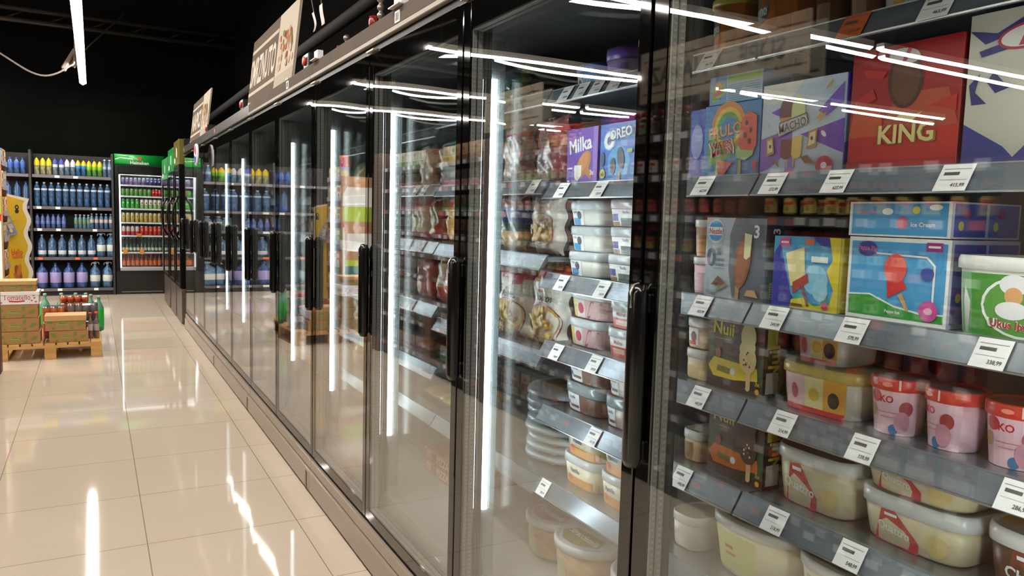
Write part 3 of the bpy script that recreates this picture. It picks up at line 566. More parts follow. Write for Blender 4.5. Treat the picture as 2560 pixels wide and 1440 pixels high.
# --- shelf 5
tub('dessert_tub', 1.372, Z[4], .070, .075, .1, 4, c_('#cfae86'), c_('#d9d6d1', .25), [('r', .1, .1, .6, .8, c_('#8f6a44'))], 'small caramel dessert tub with white lid, fifth shelf left end', taper=.95)
def quattro(y, z, w_, h, lab, c1='#d9cba6', col=c_('#c5484a'), txt='Quattro', l1='#d07a45', l2='#8a6aa8'):
    return tub('ice_cream_tub', y, z, w_, h, .15, 3.6, C(c1, .35), c_('#d9d7d3', .22), [('p', [(.16, .0), (.27, .92), (.4, .95), (.62, .3), (.62, .0)], col), ('r', .3, .78, .42, .86, WHT), ('t', txt, .38, .42, .26, WHT, -.12, .42), ('d', .78, .4, .02, .02, c_('#ddc487'))], lab, 'ice cream tub', taper=.88, lidh=.024, lidart=[('r', .0, .3, .25, .95, C(l1, .4)), ('r', .25, .3, .5, .95, C(l2, .4))], lidtop=c_('#b9a98f'))
quattro(1.030, Z[4], .195, .118, 'Quattro ice cream tub with red triangle, standing alone')
quattro(.815, Z[4], .215, .093, 'Quattro ice cream tub with red triangle, lower of the stack')
quattro(.817, Z[4]+.0945, .215, .086, 'Quattro ice cream tub with red triangle, upper of the stack')
quattro(.590, Z[4], .200, .105, 'chocolate ice cream tub with yellow and brown lid', '#5b3a28', c_('#7a3a26'), 'Choco', '#d9a63a', '#5a2f22')
# --- shelf 6 and the floor of the cabinet
tub('ice_cream_tub', 1.205, Z[5], .240, .128, .17, 2.4, c_('#e6dcb8'), c_('#e4e1da', .3), [('r', .12, .1, .7, .9, c_('#dfdc8e')), ('r', .3, .55, .42, .62, c_('#c4484a')), ('r', .3, .42, .45, .47, c_('#c4484a'))], 'large oval vanilla tub with yellow label on the sixth shelf', 'ice cream tub', taper=.84, lidtop=c_('#c9bf92'))
tub('ice_cream_tub', .960, Z[5], .225, .128, .17, 2.4, c_('#e2d9bd'), c_('#dfdcd6', .3), [('r', .2, .1, .8, .85, c_('#cdb488'))], 'oval tub with plain pale lid, right of the vanilla tub', 'ice cream tub', taper=.84, lidtop=c_('#b29c78'))
tub('dessert_tub', 1.392, Z[5], .10, .085, .12, 3, c_('#cfc6b8', .3), c_('#dedbd6', .25), [], 'small clear round-cornered tub left of the vanilla tub', taper=.92, lidtop=c_('#b9ab96'))
carton('ice_cream_box', 1.36, .25, .12, .12, .1, c_('#8a78c0'), [('r', .1, .2, .9, .8, c_('#a898d6'))], 'lilac carton on the floor of the nearest freezer')

# --- same freezer, left door (y 1.55 - 1.98)
tub('ice_cream_tub', 1.895, Z[0], .140, .075, .12, 2.6, c_('#2f8fd0'), c_('#235fb0', .3), [('d', .3, .5, .02, .02, WHT), ('t', 'Oreo', .55, .6, .3, WHT, 0, .4), ('d', .32, .4, .012, .012, DBR)], 'bright blue ice cream tub on the top shelf, left of the lilac one', 'ice cream tub')
tub('ice_cream_tub', 1.752, Z[0], .125, .098, .12, 2.4, c_('#c9b8d8'), c_('#6a3fa0', .35), [('d', .5, .3, .02, .014, c_('#7aa05a')), ('r', .1, .55, .9, .8, c_('#8a63b8'))], 'lilac ice cream tub with purple lid, top shelf', 'ice cream tub', lidh=.03)
cup('ice_cream_tub', 1.618, Z[0], .055, .100, c_('#d8d3c4'), c_('#c9b53a', .35), [('d', .5, .6, .022, .022, c_('#2b2450')), ('r', .2, .1, .8, .3, c_('#a88f4a'))], 'white tub with yellow lid, top shelf right of the purple lid', 'ice cream tub', taper=.88)
cup('ice_cream_tub', 1.606, Z[0]+.1015, .040, .058, c_('#5a33a8'), c_('#5a33a8'), [('d', .5, .5, .016, .02, WHT)], 'purple tub standing on the yellow-lidded tub', 'ice cream tub', taper=.9)
mil = [('r', 0, 0, 1, 1, c_('#6b45ad')), ('p', [(0, 0), (0, .3), (.4, .4), (1, .2), (1, 0)], c_('#7a55ba')), ('t', 'Milka', .44, .72, .25, WHT, .12, .78), ('d', .55, .36, .028, .048, c_('#b9763a'), -.75), ('d', .53, .39, .02, .036, c_('#c98a4c'), -.75), ('p', [(.28, .12), (.26, .36), (.5, .36), (.5, .18), (.38, .08)], c_('#f2eedf')), ('p', [(.62, .2), (.72, .3), (.86, .22), (.8, .1)], c_('#b87c42')), ('r', .86, 0, 1, 1, c_('#8d6fc4')), ('t', '3x', .84, .22, .09, WHT, 0, .14), ('r', .03, .3, .2, .32, WHT), ('r', .05, .04, .12, .1, WHT)]
carton('ice_cream_box', 1.885, Z[1], .160, .165, .10, c_('#6b45ad'), mil, 'purple Milka ice cream box with a caramel bar')
carton('ice_cream_box', 1.878, Z[1], .165, .215, .07, c_('#5e3aa2'), [('r', .0, .9, .85, 1, c_('#7a55ba'))], 'taller purple carton standing behind the Milka box', x=1.40)
ore = [('r', 0, 0, 1, 1, c_('#2f6fc4')), ('d', .55, .35, .05, .045, c_('#4fa3dc')), ('d', .27, .72, .026, .026, c_('#a9c9ea')), ('d', .27, .72, .022, .022, c_('#e9e8ea')), ('d', .27, .72, .010, .012, c_('#3a4c70')), ('t', 'OREO', .62, .82, .185, c_('#17306f'), .1, .88), ('t', 'OREO', .6, .83, .165, c_('#e9e8ea'), .1, .84), ('r', .56, .02, .62, .2, STK), ('d', .62, .42, .015, .03, c_('#3a3238'), .25), ('d', .4, .30, .012, .022, c_('#42353a')), ('d', .1, .42, .008, .02, c_('#33405a')), ('d', .1, .18, .013, .013, c_('#d9cb3a')), ('t', 'x6', .1, .18, .08, NAV, 0, .1), ('r', .8, .5, .95, .56, c_('#b9c46a'))]
carton('ice_cream_box', 1.715, Z[1], .158, .165, .09, c_('#2f6fc4'), ore, 'blue OREO ice cream box')
def stack(n, y, z, w_, h, d, ex, body, lid, art, cat, labs, lidtop=None, taper=.9, lidh=.022, x=None):
    for i in range(n):
        tub('ice_cream_tub', y+(.004, -.003, .002)[i % 3], z+i*(h+.0012), w_, h, d, ex, body, lid, art, labs[i], cat, taper=taper, lidh=lidh, lidtop=lidtop, x=x)
TL = C('#c9cdd0', .22); TLG = C('#8e989c', .2)
wt = [('r', .10, .04, .46, .9, WHT), ('r', .14, .06, .36, .45, c_('#3f97cf')), ('d', .34, .6, .012, .012, c_('#4a4a58')), ('t', 'Vanilla', .22, .78, .12, c_('#4a6a9a'), 0, .24)]
stack(3, 1.862, Z[2], .185, .073, .15, 5, c_('#e4e2da', .3), TL, wt, 'ice cream tub', ['white vanilla tub with blue label, bottom of the left stack', 'white vanilla tub with blue label, middle of the left stack', 'white vanilla tub with blue label, top of the left stack'])
wt2 = [('r', .08, .04, .9, .9, WHT), ('r', .1, .3, .36, .66, c_('#5a4a94')), ('r', .1, .05, .4, .25, c_('#8a6a3a')), ('r', .45, .06, .85, .45, c_('#4c5250')), ('t', 'Vanilla', .62, .76, .16, c_('#6a78a0'), 0, .4)]
stack(3, 1.682, Z[2], .135, .074, .14, 5, c_('#dedcd6', .3), TL, wt2, 'ice cream tub', ['white tub with purple and olive label, bottom of the right stack', 'white tub with purple and olive label, middle of the right stack', 'white tub with purple and olive label, top of the right stack'])
rt_ = [('r', .05, .04, .28, .92, c_('#cfae5a')), ('r', .28, .04, .5, .92, c_('#d6cfc8')), ('d', .39, .5, .016, .016, c_('#b3244a')), ('r', .5, .04, .95, .92, c_('#c9a3a3')), ('p', [(.55, .05), (.66, .9), (.74, .9), (.62, .05)], c_('#8e2a35')), ('p', [(.74, .05), (.86, .9), (.92, .6), (.84, .05)], c_('#8e2a35'))]
stack(2, 1.85, Z[3], .200, .082, .15, 3.4, c_('#cfb0ae', .3), TL, rt_, 'ice cream tub', ['red rippled ice cream tub, lower one on the fourth shelf', 'red rippled ice cream tub, upper one on the fourth shelf'])
rt2 = [('r', .1, .0, .9, .5, c_('#b8343c')), ('r', .3, .15, .7, .4, c_('#e0b9a0')), ('t', 'Malina', .5, .7, .2, c_('#9a3a48'), 0, .5)]
stack(2, 1.675, Z[3], .140, .078, .14, 3.4, c_('#dcd8d4', .3), TL, rt2, 'ice cream tub', ['white tub with red base label, lower of two beside the rippled tubs', 'white tub with red base label, upper of two beside the rippled tubs'])
gt = [('r', .06, .05, .48, .92, c_('#dfe0e2')), ('r', .08, .3, .22, .5, c_('#5a4a94')), ('r', .22, .2, .46, .34, c_('#5a3a2c')), ('t', 'Vanilla', .3, .72, .16, c_('#54608a'), 0, .3), ('r', .5, .05, .94, .9, c_('#6a4334')), ('p', [(.6, .05), (.7, .9), (.78, .9), (.7, .05)], c_('#8d6450'))]
stack(2, 1.85, Z[4], .205, .088, .15, 3.6, c_('#8a6c5c', .3), TLG, gt, 'ice cream tub', ['chocolate tub with grey lid, lower one of the left pair', 'chocolate tub with grey lid, upper one of the left pair'], lidh=.03)
stack(2, 1.672, Z[4], .135, .088, .14, 3.6, c_('#b9a294', .3), TLG, gt[:4], 'ice cream tub', ['brown tub with grey lid, lower one of the right pair', 'brown tub with grey lid, upper one of the right pair'], lidh=.03)
yt = [('r', .05, .0, .95, .4, c_('#cf8f45')), ('d', .3, .3, .014, .01, c_('#c9543a')), ('t', 'Vanilla', .45, .68, .2, c_('#5a6488'), 0, .4), ('p', [(.05, .4), (.1, .9), (.2, .4)], c_('#d9a63a'))]
stack(2, 1.855, Z[5], .195, .09, .15, 3.4, c_('#e0d6b8', .3), TL, yt, 'ice cream tub', ['cream tub with orange band, lower one of the left pair', 'cream tub with orange band, upper one of the left pair'])
stack(2, 1.68, Z[5], .140, .09, .14, 3.4, c_('#dccdb0', .3), TL, yt, 'ice cream tub', ['cream tub with orange band, lower one of the right pair', 'cream tub with orange band, upper one of the right pair'])
def rnd(y, x, lab, c1, c2, z=.239, r=.115, h=.13):
    o = cup('ice_cream_tub', y, z, r, h, C(c1, .35), c_('#d9d8d5', .25), [('r', .2, .1, .55, .75, c_('#c9b592'))], lab, 'ice cream tub', taper=.9, lidh=.022, x=x, lidtop=C('#d6d3cf', .3))
    m_ = M(); m_.art(f_top(r*2, r*2, h-.0015), r*2, r*2, [('p', [(.15, .25), (.2, .45), (.75, .5), (.85, .3), (.6, .1), (.35, .1)], C(c2, .4)), ('t', 'Stracciatella', .5, .35, .12, WHT, 0, .6), ('d', .55, .72, r*.3, r*.17, C('#b08862', .4))])
    m_.build('lid_print', o); return o
rnd(2.115, 1.37, 'round brown tub on the freezer floor, leftmost of four', '#c99a6a', '#b86a52', .25)
rnd(1.868, 1.335, 'large round tub in front on the freezer floor, near the door', '#c39a74', '#a98a3a', .25, .12, .15)
rnd(1.90, 1.58, 'round tub with pink-brown lid print, behind the large one', '#c9a684', '#b27a68', .25)
rnd(1.615, 1.36, 'round tub with plain yellow-brown lid, rightmost on the freezer floor', '#d2b98a', '#c9b06a', .25, .115, .14)

# ------------------------------------------------------------------ price tags on the rails
for z, ys in ((Z[0], ((.783, 'under the white paper cups'), (1.298, 'under the small orange tub'), (1.40, 'at the door frame end of the top rail'))),
              (Z[1], ((1.298, 'under the watermelon ice cream box'), (1.099, 'under the MACHO box'), (.95, 'under the left end of the red KING box'), (.733, 'between the red KING box and the cream swirled box'))),
              (Z[2], ((1.286, 'under the grey Nestle box'), (1.075, 'under the undersea lolly box'), (.897, 'under the green meadow box'), (.655, 'under the green-labelled chef tub'))),
              (Z[3], ((1.278, 'under the yellow-splash Nuii box'), (1.039, 'under the gold-lidded tub'), (.86, 'under the leftmost pink cup'), (.601, 'under the blue-lidded cup'))),
              (Z[4], ((1.044, 'under the lone Quattro tub'), (.869, 'under the stacked Quattro tubs'), (1.322, 'under the orange-splash Nuii box')))):
    for y, l in ys: price(y, z, 'white price tag ' + l)
price(.937, Z[0], 'orange price tag on the top rail of the nearest freezer', '#c4581f')
for z, ys in ((Z[0], ((1.878, 'leftmost tag below the bright blue tub'), (1.797, 'second tag on the rail, below the blue tub edge'), (1.721, 'below the lilac tub'), (1.64, 'below the yellow-lidded tub'))),
              (Z[1], ((1.883, 'below the Milka box'), (1.695, 'below the OREO box'))), (Z[2], ((1.867, 'below the left vanilla tub stack'), (1.665, 'below the right vanilla tub stack'))),
              (Z[3], ((1.883, 'below the red rippled tubs'), (1.689, 'below the tubs with red base labels'))), (Z[4], ((1.681, 'below the brown grey-lidded tubs'),)), (Z[5], ((1.93, 'below the cream tubs with orange band'),))):
    for y, l in ys: price(y, z, 'white price tag ' + l)
for z, y, l in ((H1[1], 2.045, 'below the bag with a tall pale label'), (H2[1], 3.02, 'below the cookie bag'), (H2[1], 2.93, 'below the teal bag'), (H2[2], 3.1, 'below the red pasta bags, left tag'), (H2[2], 2.95, 'below the red pasta bags, right tag'), (H2[3], 3.05, 'below the noodle bags')):
    price(y, z, 'white price tag ' + l)

# ------------------------------------------------------------------ second freezer: bags, pizzas
FO = lambda h: C(h, .22, 0, .6)
def bands(lst, side=None):
    # lst: [(v_top, material)], optional side: function (u, v) -> material or None
    def f(u, v):
        if side:
            q = side(u, v)
            if q: return q
        for vt, mm in lst:
            if v <= vt: return mm
        return lst[-1][1]
    return f
def speck(cols, n=9, seed=0):
    rd = random.Random(seed); T = {}
    def f(u, v):
        k = (int(u*n+2*math.sin(v*7+seed)*.3), int(v*n+2*math.sin(u*6)*.3))
        if k not in T: T[k] = rd.choice(cols)
        return T[k]
    return f
def rolls(cx, cy_, n, s):
    L = [('d', cx, cy_, s*1.5, s*1.0, c_('#8e3a32')), ('d', cx, cy_+.01, s*1.4, s*.92, c_('#d9b46a'))]
    rd = random.Random(int(cx*100))
    for i in range(n):
        a = rd.uniform(0, 6.28); q = rd.uniform(0, 1)**.5
        L.append(('d', cx+math.cos(a)*q*s*1.15/.22, cy_+math.sin(a)*q*s*.72/.24, s*.24, s*.15, c_('#ecc95a' if i % 3 else '#d29a3c'), rd.uniform(-.6, .6)))
        L.append(('d', cx+math.cos(a)*q*s*1.15/.22, cy_+math.sin(a)*q*s*.72/.24+.006, s*.15, s*.07, c_('#efdb98'), rd.uniform(-.6, .6)))
    return L
mini = lambda t: [('t', 'MINI', .40, .66, .045, c_('#c4504e'), 0, .3), ('t', t, .5, .585, .10, c_('#2c2826'), 0, .9), ('r', .3, .485, .62, .525, c_('#c4504e')), ('p', [(.62, .72), (.62, .8), (.86, .82), (.86, .74)], c_('#c9403c'))]+rolls(.5, .27, 34, .064)+[('d', .3, .07, .02, .009, c_('#dcc05a'), .6), ('d', .62, .06, .022, .009, c_('#dcc05a'), -.4), ('d', .8, .12, .02, .009, c_('#dcc05a'), .9)]
wrd = bands([(.80, FO('#f6f3ec')), (.9, FO('#c93a30')), (1, FO('#c93a30'))], lambda u, v: FO('#c93a30') if v > .74+.5*abs(u-.5) else None)
pillow('pastry_roll_bag', 2.09, H1[3], .205, .262, .08, wrd, 'white and red Mini Rollitos bag in front, beside the cabinet joint', items=mini('Rollitos')+[('t', 'ali', .52, .82, .08, c_('#e8c83c'), 0, .3)], seed=3, lean=.05)
pillow('pastry_roll_bag', 2.32, H1[3], .205, .245, .08, wrd, 'white and red Mini Rollitos bag nearer the light strip', items=mini('Rollitos')+[('t', 'ali', .52, .82, .08, c_('#e8c83c'), 0, .3)], seed=5, lean=.04)
pillow('pastry_roll_bag', 2.105, H1[2], .225, .195, .075, speck([FO('#ece7dd'), FO('#e6e0d4'), FO('#eee9e0')], 5, 2), 'white bag of pastry rolls with a filled bowl print', items=[('t', 'Rolliti', .45, .86, .11, c_('#4a3a2e'), 0, .6), ('r', .2, .7, .8, .76, c_('#c97a4a'))]+rolls(.52, .38, 26, .055), seed=9, rz=-.12)
pillow('frozen_bag', 2.335, H1[2], .18, .19, .07, bands([(.35, FO('#d9c08a')), (.5, FO('#2f6a5a')), (.75, FO('#33408f')), (1, FO('#b33a3a'))]), 'blue, green and red frozen food bag behind the light strip', seed=12)
pillow('frozen_bag', 2.09, H1[1], .20, .20, .07, speck([FO('#a9565a'), FO('#b56a68'), FO('#9d4a52'), FO('#c98b84')], 8, 4), 'clear bag of red frozen fruit with a tall pale label', items=[('p', [(.12, .16), (.34, .98), (.62, .98), (.42, .16)], c_('#dcdcd2')), ('t', 'ALINA', .40, .62, .13, c_('#3c3838'), 1.2, .5), ('r', .2, .26, .42, .28, c_('#9a9890')), ('r', .2, .32, .44, .34, c_('#9a9890')), ('d', .42, .84, .02, .008, c_('#a8343c'), .3), ('p', [(.42, .02), (.5, .2), (.66, .18), (.62, .02)], c_('#9fb86a'))], seed=14, rz=-.1)
pillow('frozen_bag', 2.315, H1[1], .20, .20, .07, speck([FO('#b08a76'), FO('#9c7462'), FO('#c4a08c'), FO('#8a5f52')], 9, 6), 'brownish clear bag of frozen meat pieces', seed=16)
pillow('frozen_bag', 2.36, H1[0], .22, .135, .06, bands([(.3, FO('#4a7a3a')), (.6, FO('#3f8a6a')), (1, FO('#2c5a7a'))], lambda u, v: FO('#86a83c') if u > .85 else None), 'green and blue frozen vegetable bag on the top shelf', seed=18, lean=.0)
# pizzas in film
for i in range(8):
    z = H1[4]+.001+.0302*i; m_ = M(); r = .165
    m_.lathe([(r*.9, .002), (r*.99, .007), (r, .013), (r*.97, .021), (r*.55, .026), (.001, .0265)], C('#b9cbd8', .2, 0, .6), 36)
    m_.art(lambda U, V, e: (-(r-.004+e)*math.cos((U-.15)/r), -(r-.004+e)*math.sin((U-.15)/r), .003+V), .3, .01, [('d', .82, .5, .012, .0045, c_('#cf8a5a')), ('r', .1, .2, .6, .5, c_('#8fb2cf'))], e0=.003)
    if i == 7: m_.art(lambda U, V, e: (-.12+V, .12-U, .0272+e), .24, .24, [('d', .5, .5, .11, .11, c_('#d3a872')), ('d', .35, .5, .03, .03, c_('#c98a4c')), ('d', .65, .6, .03, .02, c_('#e0c490'))])
    o = m_.build('frozen_pizza', None, (1.44+.004*(i % 3), 2.165+.005*(i % 2), z)); tag(o, ['bottom', 'second', 'third', 'fourth', 'fifth', 'sixth', 'seventh', 'top'][i] + ' film-wrapped round pizza of the stack' + (' counting from below' if 0 < i < 7 else ''), 'pizza', 'film-wrapped round pizzas')
for i in range(3):
    pillow('frozen_bag', 2.20+.02*i, .2395+.078*i, .33, .20, .062, speck([FO('#e2ddd0'), FO('#dcd6c6'), FO('#d8dcc8')], 6, 30+i), ('lowest', 'middle', 'topmost')[i] + ' of three cream bags lying on the floor of the second freezer', flat=True, seed=40+i, items=[('t', 'Krompir', .5, .5, .12, c_('#7a9a4a'), 0, .6)], x=1.592)
# right half of the second freezer
DD = [
 (H2[1], 3.115, .19, .185, 'clear bag of brown cookies, tied at the top', speck([FO('#a87448'), FO('#8a5a38'), FO('#c9a27a'), FO('#d9cfc0')], 10, 1)),
 (H2[1], 2.895, .185, .19, 'teal and white frozen bag with yellow fringe print', bands([(.28, FO('#d8dde0')), (.5, FO('#c9d0cc')), (.62, FO('#d0c06a')), (1, FO('#1f8f86'))])),
 (H2[2], 3.19, .17, .19, 'rightmost-far red and cream pasta bag', bands([(.2, FO('#b92a58')), (.45, FO('#d8c79a')), (.75, FO('#dccfa8')), (1, FO('#b33a34'))])),
 (H2[2], 3.00, .17, .19, 'middle red pasta bag with green salad print', bands([(.25, FO('#cf3a34')), (1, FO('#c4342c'))], lambda u, v: (FO('#6a8a4a') if int(u*9+v*7) % 2 else FO('#c9b06a')) if .2 < v < .75 and .15 < u < .75 else None)),
 (H2[2], 2.82, .15, .19, 'red pasta bag with orange noodle window nearest the door frame', bands([(1, FO('#c2402e'))], lambda u, v: (FO('#cf9a4a') if int(u*11+v*9) % 3 else FO('#d9b878')) if .08 < v < .7 and .2 < u < .9 else None)),
 (H2[3], 2.88, .24, .215, 'big cream and red noodle bag leaning back', bands([(.3, FO('#c9403a')), (1, FO('#d2bd92'))], lambda u, v: FO('#c4463e') if abs(u-.75+.3*v) < .1 else (FO('#b23a6a') if v > .86 else None))),
 (H2[3], 3.12, .20, .17, 'small red bag behind the cream noodle bag', bands([(1, FO('#b93a38'))])),
 (H2[5], 2.98, .34, .06, 'F:yellow corn bag lying flat above the pizza boxes', speck([FO('#d9b93c'), FO('#cfae34'), FO('#e0c860')], 8, 3)),
 (H2[4], 2.86, .26, .055, 'F:blue frozen bag lying flat', bands([(.6, FO('#4a6a98')), (1, FO('#6a86a8'))])),
 (H2[4], 3.13, .24, .055, 'F:brown and red bag lying flat beside the blue one', speck([FO('#7a4a34'), FO('#a85a44'), FO('#5a3a2c')], 6, 9)),
]
for i, (z, y, w_, h, l, cf) in enumerate(DD):
    if l.startswith('F:'): pillow('frozen_bag', y, z, w_, .28, h, cf, l[2:], flat=True, seed=60+i, x=1.27+.14)
    else: pillow('frozen_bag', y, z, w_, h, .075, cf, l, seed=60+i, lean=.06, wr=1.6)
for i in range(2):
    fr = [('r', 0, 0, 1, 1, c_('#c9683c')), ('r', .05, .15, .2, .85, c_('#e0b08a')), ('t', 'PIZZA', .55, .5, .7, c_('#eeddcb'), 0, .5)]
    o = carton('pizza_box', 2.93, .2395+.052*i, .36, .05, .34, c_('#c9683c'), fr, ('lower', 'upper')[i] + ' orange pizza box on the floor of the second freezer', 'box', top=[('d', .5, .5, .12, .12, c_('#d9a35a')), ('t', 'PIZZA', .5, .86, .1, CRM, 0, .6)], x=1.45)
# farther freezers: coarser, seen at a slant through several reflections
rd = random.Random(21)
PAL = [['#c9b08a', '#a8503a'], ['#d9d4c8', '#4a7a4a'], ['#b9482f', '#d9c79a'], ['#dcd8d0', '#3a6a9a'], ['#c98f3a', '#e2d2a0'], ['#9a5a6a', '#d9b9b4'], ['#d8dcd4', '#86a84a'], ['#c9a23a', '#a83a2c']]
pn = ['tan', 'white and green', 'rust red', 'white and blue', 'amber', 'mauve', 'pale and lime', 'yellow and red']
sn = ['top', 'second', 'third', 'fourth', 'fifth', 'sixth']
cnt = 0
for k in (3, 4, 5, 6, 7, 8):
    for i, z in enumerate(H3[1:]):
        for j in range(2):
            a, c = PAL[(k*3+i*5+j*2+cnt) % 8]; y = YD(k)+.17+.25*j; cnt += 1
            nm = pn[PAL.index([a, c])]
            lab = '%s bag, %s shelf, %s freezer door from the right, %s one' % (nm, sn[i+1], ORD[k+2], ('near', 'far')[j])
            pillow('frozen_bag', y, z, .22, rd.uniform(.15, .2), .08, bands([(rd.uniform(.3, .6), FO(a)), (1, FO(c))]), lab, seed=200+cnt, nu=10, nv=12, wr=1.4)

# ------------------------------------------------------------------ signs and bits on top of the freezers
def sign(y0, y1, z0, z1, word, label, lean=.05):
    c_ = lambda q: C(q, .92, 0, .04)
    L = y1-y0; h = z1-z0; m_ = M()
    t = empty('hanging_sign' if False else 'standing_sign', (FX+.03, y0, z0), label, 'sign')
    fr = lambda U, V, e: (V*lean/h-e, L-U, V)
    m_.loft([[(p[0]+dx, p[1], p[2]) for p in (fr(0, 0, 0), fr(L, 0, 0), fr(L, h, 0), fr(0, h, 0))] for dx in (0, .012)], c_('#a89e91'), smooth=False)
    pz = [('r', 0, 0, .64, 1, c_('#5a5147')), ('r', .0, .80, .63, .85, c_('#a89e91')), ('r', .0, .17, .63, .22, c_('#a89e91')), ('t', word, .31, .5, .42, c_('#b5ab9d'), 0, .60), ('r', .64, 0, 1, 1, c_('#a89e91')), ('r', .64, .0, 1, .2, c_('#9a9084'))]
    rr = random.Random(3)
    for i in range(46):
        v = rr.uniform(.28, .72); u = rr.uniform(.66+.02, .98-(v-.28)*.2)
        pz.append(('d', u, v, L*.014, L*.014, c_(rr.choice(['#96664a', '#8a4430', '#666e3c', '#a08468', '#a39880']))))
    m_.art(fr, L, h, pz, e0=.001, de=.00008); m_.build('sign_board', t)
    m_ = M(); m_.box(-.006, .06, .0, .020, .12, .03, c_('#bdb6ad')); m_.build('clip', t)
    m_ = M(); m_.box(-.006, L-.12, .0, .020, L-.06, .03, c_('#bdb6ad')); m_.build('clip', t); return t
sign(4.22, 5.56, 2.052, 2.50, 'SMRZNUTO', 'beige standing sign reading SMRZNUTO on the third freezer')
sign(7.75, 9.15, 2.052, 2.49, 'NAPICI', 'farther beige standing sign on the last freezer of the row')
def cardholder(y, l, s=1.0):
    t = empty('card_holder', (FX-.012, y, 2.0512), l, 'card holder')
    m_ = M(); m_.box(-.012, -.05*s, 0, .035, .05*s, .004, c_('#b9aea2')); m_.build('base_plate', t)
    m_ = M(); m_.box(.004, -.035*s, .004, .03, .035*s, .05*s, c_('#e0dce4')); 
    m_.art(lambda U, V, e: (.004-e, .035*s-U, .004+V), .07*s, .046*s, [('r', .1, .6, .9, .7, c_('#a7a2b0')), ('r', .1, .35, .7, .42, c_('#a7a2b0')), ('r', .1, .12, .8, .2, c_('#8f8a9c'))]); m_.build('card_box', t)
cardholder(2.49, 'white card box on a small plate, nearest one on the freezer header')
cardholder(3.56, 'white card box on the header of the second freezer', .85)
for y, l in ((3.82, 'small black switch box with red rocker beside the white card box'), (5.66, 'small black switch box with red rocker left of the SMRZNUTO sign'), (7.55, 'small black switch box with red rocker by the far sign')):
    t = empty('switch_box', (FX+.02, y, 2.0512), l, 'switch box')
    m_ = M(); m_.box(-.01, -.05, 0, .08, .05, .075, C('#1a1817', .4), .004); m_.build('housing', t)
    m_ = M(); m_.lathe([(.001, 0), (.022, .0), (.022, .012), (.001, .014)], c_('#c23a22'), 14); o = m_.build('red_rocker', t); o.rotation_euler = (0, -PI/2, 0); o.location = (-.008, .015, .042)
    m_ = M(); m_.box(-.013, -.046, .055, -.009, .04, .07, WHITE); m_.build('warning_label', t)
def valve(y, x, h, l):
    t = empty('pipe_valve', (x, y, 2.0512), l, 'valve', 'refrigerant valves on the freezer roofs')
    m_ = M(); pr = [(.012, 0)]
    n = int(h/.035)
    for i in range(n): pr += [(.010, .01+.035*i), (.018, .018+.035*i), (.018, .03+.035*i), (.010, .04+.035*i)]
    m_.lathe([(r, z) for r, z in pr], C('#8a8276', .3, .6), 10); m_.build('pipe', t)
    m_ = M(); m_.lathe([(.004, 0), (.022, .01), (.026, .04), (.022, .065), (.004, .07)], C('#7a0f10', .3), 10); o = m_.build('red_cap', t); o.location = (-.02, .035, h*.45); return t
for y, x, h, l in ((3.40, 1.15, .30, 'tall pipe valve with red cap, nearest on the freezer roof'), (3.93, 1.15, .22, 'pipe valve with red cap behind the long header'), (3.62, 1.3, .20, 'short pipe valve without visible cap'), (4.20, 1.2, .17, 'low pipe valve beside the switch box'), (4.62, 1.15, .22, 'pipe valve with red cap right of the sign'), (5.12, 1.3, .20, 'pipe valve just behind the SMRZNUTO sign')):
    valve(y, x, h, l)
for i, (y, z) in enumerate(((5.2, 2.55), (5.0, 2.555))):
    t = empty('paper_note', (1.3, y, z), ('narrow white paper note hanging from a wire', 'curled white paper note hanging from a wire')[i], 'note')
    m_ = M(); pts = [[(.0+.01*math.sin(4*q+i), .025*(1 if i == 0 else 1.5)*s_+(.012*math.sin(5*q) if i else 0), .12*q) for s_ in (-1, 1)] for q in [j/8 for j in range(9)]]
    vs = [p for r in pts for p in r]; n0 = len(vs); vs += [(p[0]+.001, p[1], p[2]) for p in vs]
    m_.add(vs, [(2*j, 2*j+1, 2*j+3, 2*j+2) for j in range(8)]+[(n0+2*j+2, n0+2*j+3, n0+2*j+1, n0+2*j) for j in range(8)], c_('#b9a9a0'), True); m_.build('paper', t)
    m_ = M(); m_.tube([(0, 0, .12), (.02, .18, .30), (.05, .4, .55)], .004, C('#6a625c')); m_.build('wire', t)

# overhead steel, cables and the small floodlight
m_ = M()
for dz, dy in ((0, 0), (.16, .05)): m_.tube([(-6, 12.3+dy, 3.82+dz), (2.1, 12.6+dy, 3.82+dz)], .035, C('#2a2422', .6), 8)
for i in range(16): m_.tube([(-6+.5*i, 12.32+.02*i, 3.83), (-5.75+.5*i, 12.35+.02*i, 3.97)], .012, C('#2a2422', .6), 6)
tag(m_.build('roof_truss'), 'dark steel truss crossing under the black ceiling', 'truss')
m_ = M(); m_.tube([(1.6, 2.0, 2.72), (1.6, 6.8, 2.74), (1.6, 13.0, 2.76)], .045, C('#120d0b', .8), 10)
tag(m_.build('ceiling_pipe'), 'dark pipe running above and behind the freezers', 'pipe')
def cable(pts, l):
    m_ = M(); P = [Vector(p) for p in pts]; out = []
    for i in range(len(P)-1):
        p0 = P[max(i-1, 0)]; p1 = P[i]; p2 = P[i+1]; p3 = P[min(i+2, len(P)-1)]
        for q in range(8):
            t = q/8; out.append(.5*((2*p1)+(p2-p0)*t+(2*p0-5*p1+4*p2-p3)*t*t+(3*p1-p0-3*p2+p3)*t**3))
    out.append(P[-1]); m_.tube(out, .012, C('#8a7e76', .5), 6); tag(m_.build('cable'), l, 'cable', 'cables looping under the ceiling')
cable([(-2.2, 9.0, 3.8), (-1.2, 9.0, 3.38), (-.55, 9.0, 3.45), (-.22, 9.0, 3.95), (-.17, 9.0, 4.25)], 'upper cable sagging across the top left corner')
